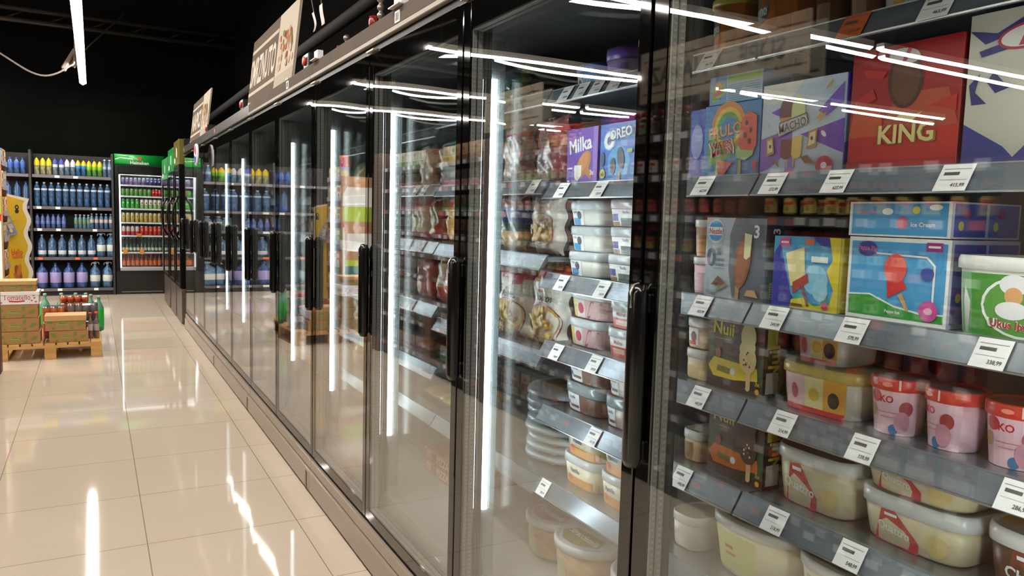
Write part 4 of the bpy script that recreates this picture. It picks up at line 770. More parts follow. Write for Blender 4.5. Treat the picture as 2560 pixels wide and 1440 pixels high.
cable([(-2.0, 11.5, 3.9), (-1.0, 11.5, 3.22), (-.55, 11.5, 2.98), (-.24, 11.5, 3.12), (-.17, 11.5, 3.3), (-.17, 11.5, 4.25)], 'lower cable looping up to the glowing tube lamp')
t = empty('floodlight', (-.24, 12.0, 3.28), 'small pale floodlight tilted beside the tube lamp', 'floodlight'); t.rotation_euler = (0, .5, 0)
m_ = M(); m_.box(-.03, -.12, -.15, .02, .12, .15, c_('#9a8a82'), .01); m_.build('lamp_head', t)
m_ = M(); m_.box(.02, -.06, -.05, .10, .06, .08, c_('#8a7a72'), .01); m_.build('rear_housing', t)
m_ = M(); m_.tube([(.06, 0, .06), (.1, 0, .3), (.25, 0, .95)], .01, C('#3a3532')); m_.build('bracket', t)

# ------------------------------------------------------------------ shelving opposite the freezers (seen mirrored in the doors)
GX = -.69
WOOD = noisy('oiled_wood', '#4a2f1c', '#6a452a', (8, 8, .6), .5, nscale=3)
SH = [.14, .42, .64, .84, 1.03, 1.21, 1.40, 1.60, 1.80]
DK = C('#1c1a1a', .45)
def gondola(y0, label, top=1.92, SH=SH):
    t = empty('shelving_unit', (GX, y0, 0), label, 'shelving', 'shelving units opposite the freezers'); L = 1.2
    m_ = M(); m_.box(-.45, .002, 0, -.02, L-.002, .122, DK, .003); m_.build('plinth', t)
    m_ = M(); m_.box(-.47, .002, .122, -.45, L-.002, top+.02, DK); m_.build('back_panel', t)
    m_ = M(); m_.box(-.45, .003, 0, .012, .155, top, WOOD, .003); m_.build('wood_post', t)
    for i, z in enumerate(SH):
        m_ = M(); m_.box(-.45, .16, z-.02, 0, L-.004, z, DK); s_ = m_.build('shelf', t)
        m_ = M(); m_.box(.0, .16, z-.036, .006, L-.004, z+.002, C('#5b5557', .35, .3))
        for q in range(7):
            y = .2+.14*q+.03*((i*q) % 3); m_.box(.006, y, z-.033, .0075, y+.05, z-.003, WHITE if (i+q) % 6 else C('#cf5a22'))
        m_.build('price_rail', s_)
    return t
for i, y in enumerate((1.25, 2.45, 3.65)):
    gondola(y, ('wood-posted shelving opposite the nearest freezer, seen mirrored in its door', 'wood-posted shelving, middle unit opposite the freezers, seen only as reflection', 'wood-posted shelving, farthest unit opposite the freezers, seen only as reflection')[i], *((1.60, SH[:8]) if i == 0 else (1.92, SH)))
for i, y in enumerate((4.85, 6.05)):
    gondola(y, ('wood-posted shelving with pale snack cartons, seen mirrored in the third freezer', 'last wood-posted shelving before the pallet, seen mirrored')[i])
for ci, (a, b_, nm) in enumerate((('#d6d2c8', '#5f9a4a', 'white and green snack carton'), ('#d9c3bd', '#c06a74', 'pale pink snack carton'), ('#c8a67c', '#7a4a2c', 'tan snack carton'))):
    first = None
    for u in range(2):
        for si in range(9):
            if (si+u) % 3 != ci: continue
            for q in range(7):
                loc = (GX-.09, 4.85+1.2*u+.245+.137*q, SH[si]+.0005); lb = nm + ', seen mirrored on the shelving opposite the third freezer'
                if first is None:
                    m_ = M(); m_.box(-.05, -.055, 0, .05, .055, .13, C(a), .002); m_.art(lambda U, V, e: (.05+e, -.055+U, V), .11, .13, [('r', 0, .1, 1, .35, C(b_)), ('d', .5, .68, .022, .018, C(b_)), ('r', .2, .45, .8, .5, C(b_))])
                    first = m_.build('snack_carton', None, loc); tag(first, lb, 'carton', nm + 's opposite the freezers')
                else: dup(first, loc, lb)
t = empty('wood_end_post', (GX, 7.27, 0), 'brown wooden post ending the opposite shelving row, seen mirrored', 'post')
m_ = M(); m_.box(-.45, 0, 0, .012, .155, 1.95, WOOD, .003); m_.build('wood_panel', t)
def proto_jar(glassc, lidc, lab, r=.038, h=.135, label='x', cat='jar', name='food_jar'):
    m_ = M(); m_.lathe([(r*.9, 0), (r, .006), (r, h*.68), (r*.75, h*.82)], C(glassc, .15, 0, .6), 14)
    m_.art(lambda U, V, e: ((r+.0008+e)*math.cos((U-r)/r), (r+.0008+e)*math.sin((U-r)/r), h*.12+V), r*2, h*.45, [('r', 0, 0, 1, 1, C(lab)), ('r', .2, .55, .8, .8, C(lidc)), ('d', .5, .3, .008, .01, C('#4a7a3a'))], e0=.0004)
    o = m_.build(name, None, (0, 0, 0)); m2 = M(); m2.lathe([(r*.82, h*.82), (r*.84, h*.83), (r*.84, h*.97), (r*.78, h)], C(lidc, .3), 14); m2.build('lid', o)
    return tag(o, label, cat)
J = [proto_jar('#4a120f', '#b31f1c', '#d8cfc4'), proto_jar('#6a1a12', '#a51818', '#b9c8a4'), proto_jar('#3d2410', '#c9231c', '#cdb25a'), proto_jar('#54351a', '#7a1f18', '#c04a3a')]
used = [False]*4
gl = ['red sauce jars with white labels, seen mirrored on the opposite shelving', 'red jars with pale green labels, seen mirrored on the opposite shelving', 'dark jars with yellow labels and red lids, seen mirrored on the opposite shelving', 'brown jars with red labels, seen mirrored on the opposite shelving']
for u in range(3):
    for si in range(3, 9):
        ty = (si+u) % 4
        if u == 0 and si > 6: continue
        for q in range(10):
            loc = (GX-.06, 1.25+1.2*u+.215+.1*q, SH[si]+.0005)
            if not used[ty]:
                used[ty] = True; J[ty].location = loc; J[ty]['label'] = gl[ty].replace('jars', 'jar').replace('labels', 'label').replace('lids', 'lid'); J[ty]['group'] = gl[ty]
            else: dup(J[ty], loc, gl[ty].replace('jars', 'jar').replace('labels', 'label').replace('lids', 'lid'), gl[ty])
pc = [('#a8a08c', '#8a2a22', 'pale grey carton with dark red band'), ('#8a1f1c', '#d9c9b4', 'dark red carton with cream band'), ('#b98a3a', '#5a2a18', 'mustard carton with brown band')]
for ci, (a, b_, nm) in enumerate(pc):
    first = None
    for u in range(3):
        for q in range(7):
            z = SH[ci]+.0005; loc = (GX-.09, 1.25+1.2*u+.245+.137*q, z); lb = nm + ', seen mirrored low on the opposite shelving'
            if first is None:
                m_ = M(); m_.box(-.05, -.055, 0, .05, .055, .17, C(a), .002); m_.art(lambda U, V, e: (.05+e, -.055+U, V), .11, .17, [('r', 0, .3, 1, .6, C(b_)), ('d', .5, .78, .02, .016, C(b_))])
                first = m_.build('food_carton', None, loc); tag(first, lb, 'carton', nm + 's on the opposite shelving')
            else: dup(first, loc, lb)
def topsign(y0, y1, word, l):
    t = empty('shelf_sign', (GX+.044, y0, 1.955), l, 'sign'); L = y1-y0; m_ = M()
    m_.box(-.012, 0, 0, 0, L, .25, c_('#9a8a76')); m_.art(lambda U, V, e: (e, U, V), L, .25, [('r', .04, .8, .96, .83, c_('#3b322a')), ('r', .04, .16, .96, .19, c_('#3b322a')), ('t', word, .5, .5, .36, c_('#3b322a'), 0, .8)])
    m_.build('sign_board', t)
    for y in (.1, L-.1):
        m_ = M(); m_.box(-.03, y-.01, -.06, -.012, y+.01, .1, DK); m_.build('bracket', t)
topsign(2.15, 2.63, 'SUPE', 'tan sign reading SUPE on the opposite shelving, seen mirrored')
topsign(2.65, 3.2, 'NAMAZI', 'tan sign with dark lettering beside the SUPE sign, seen mirrored')
topsign(4.2, 4.95, 'ZACINI', 'tan sign on the far end of the opposite shelving, seen mirrored')

# ------------------------------------------------------------------ drinks shelves on the back wall
WY = 13.35
def bay(x0, x1, l):
    t = empty('wall_shelving', (x0, WY, 0), l, 'shelving'); w_ = x1-x0; D = C('#1b1a1c', .5)
    m_ = M(); m_.box(0, .45, 0, w_, .47, 2.13, C('#141314', .6)); m_.build('back_panel', t)
    m_ = M(); m_.box(w_-.012, -.01, 0, w_+.02, .44, 2.16, C('#2c2a2c', .4), .003); m_.build('upright_panel', t)
    m_ = M(); m_.box(.01, .03, 0, w_-.014, .44, .075, C('#060606', .6)); m_.build('plinth', t)
    for z in (.11, .58, 1.01, 1.335, 1.80):
        m_ = M(); m_.box(.005, 0, z-.02, w_-.014, .44, z, D); s_ = m_.build('shelf', t)
        m_ = M(); m_.box(.005, -.008, z-.04, w_-.014, 0, z+.004, C('#77747a', .25, .7)); 
        for q in range(4):
            if (q+int(z*10)) % 3: m_.box(.05+.24*q, -.0095, z-.036, .11+.24*q, -.008, z+.0, WHITE if not (z == .58) else C('#d9642a'))
        m_.build('price_rail', s_)
bay(-.785, .262, 'dark shelving bay of water and soft drinks beside the green-topped cooler')
bay(-1.85, -.81, 'left shelving bay of water bottles, partly hidden by the yellow display')
LQ = {}
def liquid(hx):
    # tinted plastic full of water: mottled patches paint in grey reflections and highlights
    if hx not in LQ:
        mixc = lambda k, t: '#%02x%02x%02x' % tuple(int(k*int(hx[i:i+2], 16)+(1-k)*q) for i, q in zip((1, 3, 5), t))
        LQ[hx] = noisy('tinted_plastic_painted_sheen', mixc(.55, (22, 28, 40)), mixc(.75, (150, 165, 180)), (1, 1, .5), .12, 0, 3, nscale=38)
    return LQ[hx]
def bottle(name, r, h, body, cap, labc, l, lz=(.45, .6), grp=None, neck=.72, handle=False, up=None, cat='bottle'):
    B = liquid(body); m_ = M(); U_ = C(up, .3) if up else B; LB = C(labc, .4)
    m_.lathe([(r*.8, 0, B), (r, h*.03, B), (r, h*lz[0], B), (r*1.01, h*lz[0]+.001, LB), (r*1.01, h*lz[1], LB), (r, h*lz[1]+.001, U_), (r*.98, h*neck, U_), (r*.7, h*(neck+.1), U_), (r*.34, h*(neck+.18), U_), (.013, h*.94, U_), (.013, h*.95, U_)], None, 12)
    o = m_.build(name, None, (0, 0, 0)); m2 = M(); m2.lathe([(.016 if r < .06 else .022, h*.935), (.016 if r < .06 else .022, h*.995), (.012, h)], C(cap, .35), 10); m2.build('cap', o)
    if handle: m2 = M(); m2.tube([(-.05, 0, h*.9), (-.045, 0, h*.97), (0, 0, h*1.02), (.05, 0, h*1.0), (.055, 0, h*.93)], .006, C('#c9d3dc', .3), 6); m2.build('carry_handle', o)
    return tag(o, l, cat, grp)
def row(xs, z, mk, labf, y=WY+.09, first=None):
    for i, x in enumerate(xs):
        if first is None: first = mk(labf(i)); first.location = (x, y, z+.0005)
        else: dup(first, (x, y, z+.0005), labf(i))
    return first
pos = lambda n, w_: (lambda i: '%s, %s from the left' % (w_, ORD[i+1])) if n > 2 else (lambda i: '%s, %s one' % (w_, ('left', 'right')[i]))
rg = lambda a, n, d: [a+d*i for i in range(n)]
x0 = -.735
row(rg(x0+.01, 3, .078), 1.8, lambda l: bottle('drink_bottle', .036, .27, '#b9b27a', '#1d1a16', '#c9b41e', l, (.5, .55), 'yellow shouldered bottles', up='#d9bd12'), pos(3, 'yellow-topped lemon drink bottle on the top wall shelf'))
row(rg(x0+.245, 2, .082), 1.8, lambda l: bottle('drink_bottle', .033, .27, '#7f8fa6', '#1d1a2a', '#c9ccd8', l, (.45, .6), 'blue silver bottles', up='#3a4aa8'), pos(2, 'blue-necked clear bottle on the top wall shelf'))
row(rg(x0+.40, 2, .075), 1.8, lambda l: bottle('drink_bottle', .034, .265, '#5f7f98', '#17161a', '#b9bcc2', l, (.5, .6), 'silver wrapped bottles', up='#c5c5c8'), pos(2, 'silver-wrapped bottle on the top wall shelf'))
row(rg(x0+.545, 2, .073), 1.8, lambda l: bottle('drink_bottle', .034, .26, '#1f5f9a', '#17161a', '#2f7fb8', l, (.45, .62), 'yellow and blue bottles', up='#cfae22'), pos(2, 'blue bottle with yellow shoulder on the top wall shelf'))
row(rg(x0+.69, 3, .072), 1.8, lambda l: bottle('drink_bottle', .034, .26, '#4f9a1c', '#17161a', '#6fae22', l, (.4, .6), 'yellow and green bottles', up='#cfb022'), pos(3, 'green bottle with yellow shoulder on the top wall shelf'))
row(rg(x0+.90, 2, .066), 1.8, lambda l: bottle('water_bottle', .027, .27, '#56789c', '#d5dbe6', '#9ab0c6', l, (.45, .6), 'slim clear bottles'), pos(2, 'slim clear bottle on the top wall shelf'))
row(rg(x0+.005, 11, .0925), 1.335, lambda l: bottle('water_bottle', .040, .36, '#2f5f94', '#b9c6dc', '#b9c8da', l, (.66, .74), 'tall blue water bottles', neck=.74), pos(11, 'tall blue water bottle on the second wall shelf'))
row(rg(x0, 6, .068), 1.01, lambda l: bottle('water_bottle', .029, .215, '#4a62a8', '#24309a', '#5a74b8', l, (.3, .5), 'small blue-capped bottles'), pos(6, 'small blue-capped water bottle on the third wall shelf'))
row(rg(x0+.50, 4, .055), 1.01, lambda l: bottle('drink_bottle', .025, .215, '#5f9aa8', '#c9ccd0', '#6a8a5a', l, (.35, .6), 'small teal bottles'), pos(4, 'small teal flavoured water bottle on the third wall shelf'))
row(rg(x0+.712, 5, .064), 1.01, lambda l: bottle('drink_bottle', .028, .235, '#4a7aa0', '#c4c9d4', '#c4b0b0', l, (.4, .62), 'small mixed label bottles'), pos(5, 'small clear bottle with pale label on the third wall shelf'))
row(rg(x0+.05, 6, .130), .58, lambda l: bottle('water_jug', .055, .335, '#3f6690', '#9fb2c6', '#c3cbd2', l, (.12, .3), 'round water jugs', neck=.68, cat='jug'), pos(6, 'rounded water jug with low white label on the fourth wall shelf'))
row([x0+.83, x0+.965], .58, lambda l: bottle('water_jug', .062, .36, '#3f6f9c', '#a9bccb', '#cfd3d0', l, (.25, .52), 'handled water jugs', neck=.7, handle=True, cat='jug'), pos(2, 'handled water jug with white label on the fourth wall shelf'))
row(rg(x0+.04, 4, .175), .11, lambda l: bottle('water_jug', .075, .385, '#3252a0', '#24408f', '#9a8fc4', l, (.22, .62), 'big blue water jugs', neck=.66, handle=False, cat='jug'), pos(4, 'big blue water jug with lilac label on the bottom wall shelf'))
row([x0+.74, x0+.91], .11, lambda l: bottle('water_jug', .070, .385, '#4a78a4', '#a9bccb', '#c9d2cc', l, (.25, .5), 'big handled water jugs', neck=.66, handle=True, cat='jug'), pos(2, 'big handled water jug with white label on the bottom wall shelf'))
row(rg(-1.13, 4, .078), 1.8, lambda l: bottle('water_bottle', .035, .24, '#3a62a0', '#2a3ac0', '#3f62b8', l, (.4, .7), 'blue-capped bottles of the left bay'), pos(4, 'blue-capped bottle, top shelf of the left wall bay'))
row(rg(-1.09, 3, .112), 1.335, lambda l: bottle('water_bottle', .045, .36, '#33609a', '#20309c', '#2a4fb8', l, (.1, .25), 'large bottles of the left bay'), pos(3, 'large dark-capped bottle, second shelf of the left wall bay'))
row([-1.0, -.87], 1.01, lambda l: bottle('water_bottle', .045, .29, '#3f6aa0', '#2440c0', '#2f52c0', l, (.2, .42), 'blue label bottles of the left bay'), pos(2, 'blue-labelled bottle, third shelf of the left wall bay'))
row([-1.02, -.88], .58, lambda l: bottle('water_jug', .06, .35, '#27406c', '#33508f', '#9a9a98', l, (.3, .45), 'dark jugs of the left bay', cat='jug'), pos(2, 'dark blue jug, fourth shelf of the left wall bay'))
row([-1.03, -.88], .11, lambda l: bottle('water_jug', .066, .38, '#35609a', '#2a48a8', '#5f86b0', l, (.3, .5), 'blue jugs of the left bay', cat='jug'), pos(2, 'blue jug, bottom shelf of the left wall bay'))

# ------------------------------------------------------------------ upright coolers
HG = C('#0f8a34', .35); HGD = C('#0c5a26', .4)
def star(cx, cy_, r, mat):
    return ('p', [(cx+(r if i % 2 == 0 else r*.42)*math.sin(PI*i/5), cy_+(r if i % 2 == 0 else r*.42)*math.cos(PI*i/5)*4.2) for i in range(10)], mat)
def can(name, r, h, c1, c2, l, grp, dot=None, cat='can'):
    m_ = M(); A = C('#b9bcc0', .25, .8); B1 = C(c1, .3); B2 = C(c2, .3)
    m_.lathe([(r*.8, 0, A), (r, h*.06, B2), (r, h*.45, B1), (r, h*.92, A), (r*.82, h*.985, A), (r*.8, h, A)], None, 12)
    if dot: m_.art(lambda U, V, e: (-.5*r*2+U, -(r*r-min(r*.98, abs(U-r))**2)**.5-e, V), 2*r, h, [('d', .5, .6, r*.4, r*.5, C(dot))], e0=.001)
    return tag(m_.build(name, None, (0, 0, 0)), l, cat, grp)
CX0, CX1, CY = .295, .995, 13.33
t = empty('beer_cooler', (CX0, CY, 0), 'upright black cooler with green Heineken top at the back wall', 'cooler')
wd = CX1-CX0
m_ = M(); m_.box(0, .05, 0, .03, .60, 2.17, BLACK); m_.box(wd-.03, .05, 0, wd, .60, 2.17, BLACK); m_.box(.03, .56, 0, wd-.03, .60, 2.17, C('#c9ccd0', .4)); m_.box(.03, .05, 2.14, wd-.03, .56, 2.17, BLACK); m_.box(.03, .05, .0, wd-.03, .56, .40, C('#14100f', .4)); m_.box(.03, .05, 1.86, wd-.03, .56, 2.14, BLACK)
m_.box(.03, .12, .41, .034, .56, 1.85, C('#c4c9cf', .4)); m_.box(wd-.034, .12, .41, wd-.03, .56, 1.85, C('#c4c9cf', .4)); m_.build('body', t)
m_ = M(); fr = lambda U, V, e: (U, .05-e-.03*math.sin(PI*V/.17), 2.0+V)
m_.loft([[fr(U, V, 0) for V in [.17*j/6 for j in range(7)]]+[(U, .055, 2.17), (U, .055, 2.0)] for U in (0, wd)], HG)
swo = [(.02, .55), (.12, .70), (.35, .62), (.38, .5), (.34, .56), (.12, .63), (.02, .48)]
m_.art(fr, wd, .17, [('r', .0, 0, 1, .12, HGD), ('p', swo, WHT), ('p', [(.03, .95), (.2, .85), (.3, .95), (.2, .9)], WHT), star(.5, .66, .055, c_('#d8281f')), ('t', 'Heineken', .5, .26, .30, WHT, 0, .42)], e0=.002, de=.0006)
m_.build('lit_header', t)
m_ = M(); zz0, zz1 = .40, 1.99
m_.box(0, 0, zz0-.03, .055, .045, zz1, BLACKG, .004); m_.box(wd-.03, 0, zz0-.03, wd, .045, zz1, C('#7a1512', .3), .004); m_.box(.055, 0, 1.88, wd-.03, .045, zz1, BLACKG, .004); m_.box(.055, 0, zz0-.03, wd-.03, .045, zz0+.01, C('#a9adb2', .3, .5), .003)
d = m_.build('door', t)
m_ = M(); m_.box(.056, .018, .412, wd-.031, .022, 1.879, GLASS); m_.build('glass_pane', d)
m_ = M(); m_.box(wd-.012, -.03, .95, wd+.012, 0, 1.15, BLACKG, .004); m_.build('handle', d)
m_ = M(); m_.box(.058, .05, .42, .078, .07, 1.86, emit('cooler_light', (.92, .97, 1), 2.2)); m_.build('light_strip', t)
m_ = M(); m_.box(.078, .08, 1.855, wd-.04, .12, 1.862, emit('cooler_top_light', (.95, .97, 1), 4)); m_.build('light_strip', t)
m_ = M(); m_.box(.01, .045, .02, wd-.01, .05, .395, C('#120d0c', .35)); m_.box(.07, .038, .03, wd-.04, .046, .045, C('#77706c', .3, .4)); m_.build('kick_grille', t)
SZ = [1.70, 1.53, 1.335, 1.12, .915, .655, .42]
for z in SZ:
    m_ = M(); m_.box(.036, .09, z-.008, wd-.036, .54, z, C('#d3d6da', .4)); m_.box(.036, .08, z-.018, wd-.036, .09, z+.006, C('#dfe2e6', .35)); m_.build('shelf', t)
for i, (x, z) in enumerate(((.10, .66), (.335, .655), (.30, .93))):
    m_ = M(); m_.box(x, .068, z-.03, x+.06, .072, z+.05-.03*(i == 2), C('#e88b1f')); tag(m_.build('price_card', None, (CX0, CY, 0)), ('orange price card on the left of the green bottle shelf', 'orange price card in the middle of the green bottle shelf', 'small orange price card under the red cans')[i], 'price tag')
def crow(n, a, d_, z, mk, w_, y=CY+.14): return row([CX0+a+d_*i for i in range(n)], z, mk, pos(n, w_), y=y)
crow(6, .115, .058, SZ[0], lambda l: can('drink_can', .024, .115, '#7a8ab0', '#6a4a98', l, 'blue and pink cans', '#c9522a'), 'blue-violet can with orange dot on the top cooler shelf')
crow(4, .465, .055, SZ[0], lambda l: can('drink_can', .024, .115, '#3a3a8a', '#20205a', l, 'dark blue cans', '#c9c9e0'), 'dark blue can on the top cooler shelf')
crow(7, .115, .062, SZ[1], lambda l: can('drink_can', .028, .118, '#5fae5a', '#4a9a48', l, 'green cans', '#b9542a'), 'light green can on the second cooler shelf')
crow(3, .545, .045, SZ[1], lambda l: can('drink_can', .021, .118, '#cf3a34', '#b9221f', l, 'red cans', '#e9cfc4'), 'red can on the second cooler shelf')
crow(4, .115, .065, SZ[2], lambda l: can('drink_can', .029, .155, '#2f9a3c', '#3fae44', l, 'tall green cans', '#c9d8c0'), 'tall green can on the third cooler shelf')
crow(5, .38, .062, SZ[2], lambda l: can('drink_can', .028, .155, '#dfe4dc', '#8fbf7a', l, 'tall white cans', '#c9322a'), 'tall white can with red dot on the third cooler shelf')
crow(9, .115, .064, SZ[3], lambda l: can('drink_can', .029, .155, '#c9b777', '#b9a055', l, 'tall beige cans', '#8a7a3a'), 'tall beige can on the fourth cooler shelf')
crow(4, .115, .064, SZ[4], lambda l: can('drink_can', .029, .150, '#cdb9b4', '#c23a3a', l, 'white and red cans'), 'white over red can on the fifth cooler shelf')
crow(5, .375, .062, SZ[4], lambda l: can('drink_can', .028, .150, '#cf3a30', '#b9302a', l, 'tall red cans', '#d99a8a'), 'tall red can on the fifth cooler shelf')
crow(11, .11, .052, SZ[5], lambda l: bottle('beer_bottle', .0235, .225, '#17301a', '#7a7f78', '#b9c8b4', l, (.12, .32), 'dark green beer bottles', neck=.5), 'dark green beer bottle on the sixth cooler shelf')
crow(9, .115, .063, SZ[6], lambda l: bottle('beer_bottle', .029, .205, '#3a1510', '#c9402a', '#cf6a3a', l, (.12, .5), 'brown beer bottles', neck=.55, up='#7a2a1c'), 'brown beer bottle with orange label on the bottom cooler shelf')
def cooler(y0, y1, top, colh, label, xf=.875, curved=True, header='#0f7a34'):
    t = empty('upright_cooler', (xf, y0, 0), label, 'cooler'); L = y1-y0
    m_ = M(); m_.box(.06, 0, .02, .68, L, top, BLACK, .004); m_.build('body', t)
    m_ = M(); m_.box(.015, .01, .02, .06, L-.01, .42, C('#5f554c', .3, .4), .004); m_.build('kick_panel', t)
    m_ = M(); m_.box(.0, .01, top-.30, .06, L-.01, top-.01, C(header, .3), .006)
    m_.art(lambda U, V, e: (-e, L-.02-U, top-.3+V), L-.03, .29, [('r', .1, .1, .3, .3, C('#d9ddd0')), ('d', .6, .5, .05, .06, C('#dfe6dc'))], e0=.001); m_.build('lit_header', t)
    m_ = M(); m_.box(0, .012, .43, .055, .05, top-.31, BLACKG, .003); m_.box(0, L-.05, .43, .055, L-.012, top-.31, BLACKG, .003); m_.box(0, .05, .43, .055, L-.05, .47, BLACKG, .003); m_.box(0, .05, top-.36, .055, L-.05, top-.31, BLACKG, .003); d = m_.build('door', t)
    m_ = M(); m_.box(.01, .05, .47, .014, L-.05, top-.36, GLASS); m_.build('glass_pane', d)
    m_ = M()
    if curved: m_.tube([(-.005, .045, 1.5), (-.05, .05, 1.42), (-.075, .055, 1.25), (-.05, .05, 1.08), (-.005, .045, 1.0)], .014, BLACKG, 8)
    else: m_.box(-.04, .03, 1.0, -.005, .06, 1.3, BLACKG, .004)
    m_.build('handle', d)
    m_ = M(); m_.box(.056, .06, .48, .0605, L-.06, top-.37, C('#56606a', .5)); m_.build('interior', t); return t
cooler(9.68, 10.32, 2.17, 0, 'upright cooler with olive top standing just past the last freezer', header='#5d5a1c')
cooler(10.42, 11.15, 2.12, 0, 'upright cooler with green top, second past the freezers', header='#14783a')
cooler(11.28, 12.2, 2.05, 0, 'upright cooler with green top nearest the back wall', header='#14783a')
# round cola emblem sticking out over the last freezer doors
t = empty('round_emblem_sign', (.845, 7.68, 1.86), 'round red, white and blue emblem sign projecting from the last freezer', 'sign'); 
m_ = M(); m_.lathe([(.001, -.012), (.095, -.012), (.1, -.006), (.1, .006), (.095, .012), (.001, .012)], c_('#dcd9e2'), 28)
m_.art(lambda U, V, e: (U-.1, V-.1, .012+e), .2, .2, [('p', [(.08+.42*(1-math.cos(a)), .5+.42*math.sin(a)+.1*0) for a in [PI*i/12 for i in range(13)]][0:13], c_('#c8231f')), ('p', [(.92-.42*(1-math.cos(a)), .5-.42*math.sin(a)) for a in [PI*i/12 for i in range(13)]], c_('#2a3aa0')), ('p', [(.08, .52), (.3, .64), (.5, .54), (.7, .46), (.92, .5), (.7, .38), (.5, .42), (.3, .46)], WHT)])
o = m_.build('emblem_disc', t); o.rotation_euler = (PI/2, 0, -PI/2)
m_ = M(); m_.box(.012, -.01, -.02, .059, .01, .02, BLACK); m_.build('bracket', t)

# ------------------------------------------------------------------ pallet with cartons, cans and bottles
WD = noisy('pale_pallet_wood', '#b98a4c', '#cda063', (2, 14, 10), .6, nscale=2)
PX0, PX1, PY0, PY1 = -.765, .045, 7.83, 9.03
t = empty('wooden_pallet', (PX0, PY0, 0), 'pale wooden pallet on the tiled floor under the cartons', 'pallet'); wd = PX1-PX0; ln = PY1-PY0
for i in range(9):
    m_ = M(); x = 0+i*(wd-.0)/9; m_.box(x+.006, 0, .122, x+wd/9-.006, ln, .144, WD, .002) if i not in (0, 8) else m_.box(x, 0, .122, x+wd/9-.004, ln, .144, WD, .002); m_.build('deck_board', t)
for y in (0, ln/2-.05, ln-.1):
    m_ = M(); m_.box(0, y, .100, wd, y+.1, .122, WD, .002); m_.build('stringer_board', t)
    for x in (0, wd/2-.045, wd-.09):
        m_ = M(); m_.box(x, y, .022, x+.09, y+.1, .100, WD, .002); m_.build('block', t)
for x in (0, wd/2-.045, wd-.09):
    m_ = M(); m_.box(x, 0, 0, x+.09, ln, .022, WD, .002); m_.build('runner_board', t)
KR = noisy('kraft_cardboard', '#a37848', '#ab8050', (3, 3, 40), .7, nscale=3); KR2 = c_('#c39a66', .7); GRN = C('#6f8436', .7); GRD = C('#566a2a', .7)
def leafcarton(x, y, z, w_, h, d, label, lidh=0, top=KR2, kind='leaf', rz=0):
    t = empty('carton', (x, y, z+.0008), label, 'cardboard box', None, rz)
    m_ = M(); m_.box(-w_/2, 0, 0, w_/2, d, h-.002, KR if kind == 'leaf' else WHT, .002)
    fr = lambda U, V, e: (-w_/2+U, -e, V)
    if kind == 'leaf':
        it = [('d', .42, .42, w_*.18, h*.21, GRN), ('d', .42, .42, w_*.165, h*.17, KR2), ('d', .42, .42, w_*.15, h*.14, GRN), ('t', 'Pestova', .42, .42, .15, KR2, 0, .26), ('d', .11, .64, w_*.085, h*.15, GRN, -.7), ('d', .66, .72, w_*.065, h*.12, GRN, 1.3), ('d', .86, .46, w_*.08, h*.12, GRN, .4), ('d', .20, .16, w_*.045, h*.08, GRN, -.5), ('d', .66, .17, w_*.05, h*.09, GRN, .6)]
    else:
        it = [('t', 'Tomatello', .5, .56, .42, RED, 0, .62, False), ('p', [(.32, .22), (.32, .32), (.5, .27), (.68, .32), (.68, .22), (.5, .17)], RED)]+[('d', u, v, .008, .007, c_('#d9605a')) for u, v in ((.08, .2), (.1, .4), (.15, .16), (.84, .3), (.9, .5), (.93, .2), (.88, .7))]
    m_.art(fr, w_, h, it, e0=.0006); m_.build('box_body', t)
    if lidh:
        m_ = M(); m_.box(-w_/2-.005, -.006, h-lidh, w_/2+.005, d+.006, h, top if kind == 'leaf' else WHT, .002); m_.build('lid_flap', t)
    return t
BX = -.595
leafcarton(BX, 7.85, .144, .325, .112, .26, 'leaf-printed carton at the bottom of the left stack')
leafcarton(BX-.004, 7.85, .257, .318, .118, .26, 'leaf-printed carton, second from the bottom of the left stack')
leafcarton(BX-.008, 7.85, .376, .315, .116, .26, 'leaf-printed carton just under the white Tomatello box')
leafcarton(BX-.004, 7.85, .493, .325, .112, .26, 'white Tomatello box with red script in the left stack', .03, kind='tomato')
leafcarton(BX-.015, 7.86, .606, .305, .092, .25, 'leaf-printed carton on top of the white Tomatello box', .035)
leafcarton(-.215, 7.85, .144, .305, .104, .25, 'lower leaf-printed carton of the right stack on the pallet')
leafcarton(-.238, 7.85, .249, .315, .135, .25, 'upper leaf-printed carton of the right stack, with folded lid', .048)
def canpack(x, y, z, nx, ny, r, h, c1, c2, label):
    t = empty('can_pack', (x, y, z+.0005), label, 'can pack', 'film-wrapped can packs on the pallet'); A = C('#b9b6b2', .2, .9)
    src = None
    for j in range(ny):
        for i in range(nx):
            if src is None:
                m_ = M(); m_.lathe([(r*.8, 0, A), (r, h*.05, C(c2, .25, .3)), (r, h*.5, C(c1, .25, .3)), (r, h*.92, A), (r*.82, h*.98, A), (r*.8, h, A)], None, 14); o = m_.build('can', t); src = o
            else: o = src.copy(); COL.objects.link(o); o.parent = t
            o.location = (r+.001+i*(2*r+.001), r+.001+j*(2*r+.001), 0)
    W_, D_ = nx*(2*r+.001)+.001, ny*(2*r+.001)+.001
    m_ = M(); m_.box(-.001, -.001, .002, W_+.001, D_+.001, h+.003, WRAP, .012); m_.build('film_wrap', t); return t
R_ = .0295
canpack(-.43, 8.13, .144, 3, 2, R_, .143, '#c4571f', '#b9481a', 'orange can pack, lower layer behind the cartons')
canpack(-.43, 8.13, .290, 3, 2, R_, .143, '#c9602a', '#b9481a', 'orange can pack, upper layer behind the cartons')
canpack(-.235, 8.13, .144, 4, 2, .031, .152, '#5d5a5c', '#4a7a2a', 'grey can pack, lower layer beside the orange cans')
canpack(-.235, 8.13, .299, 4, 2, .031, .152, '#6d696b', '#5f5a5c', 'grey can pack, upper layer beside the orange cans')
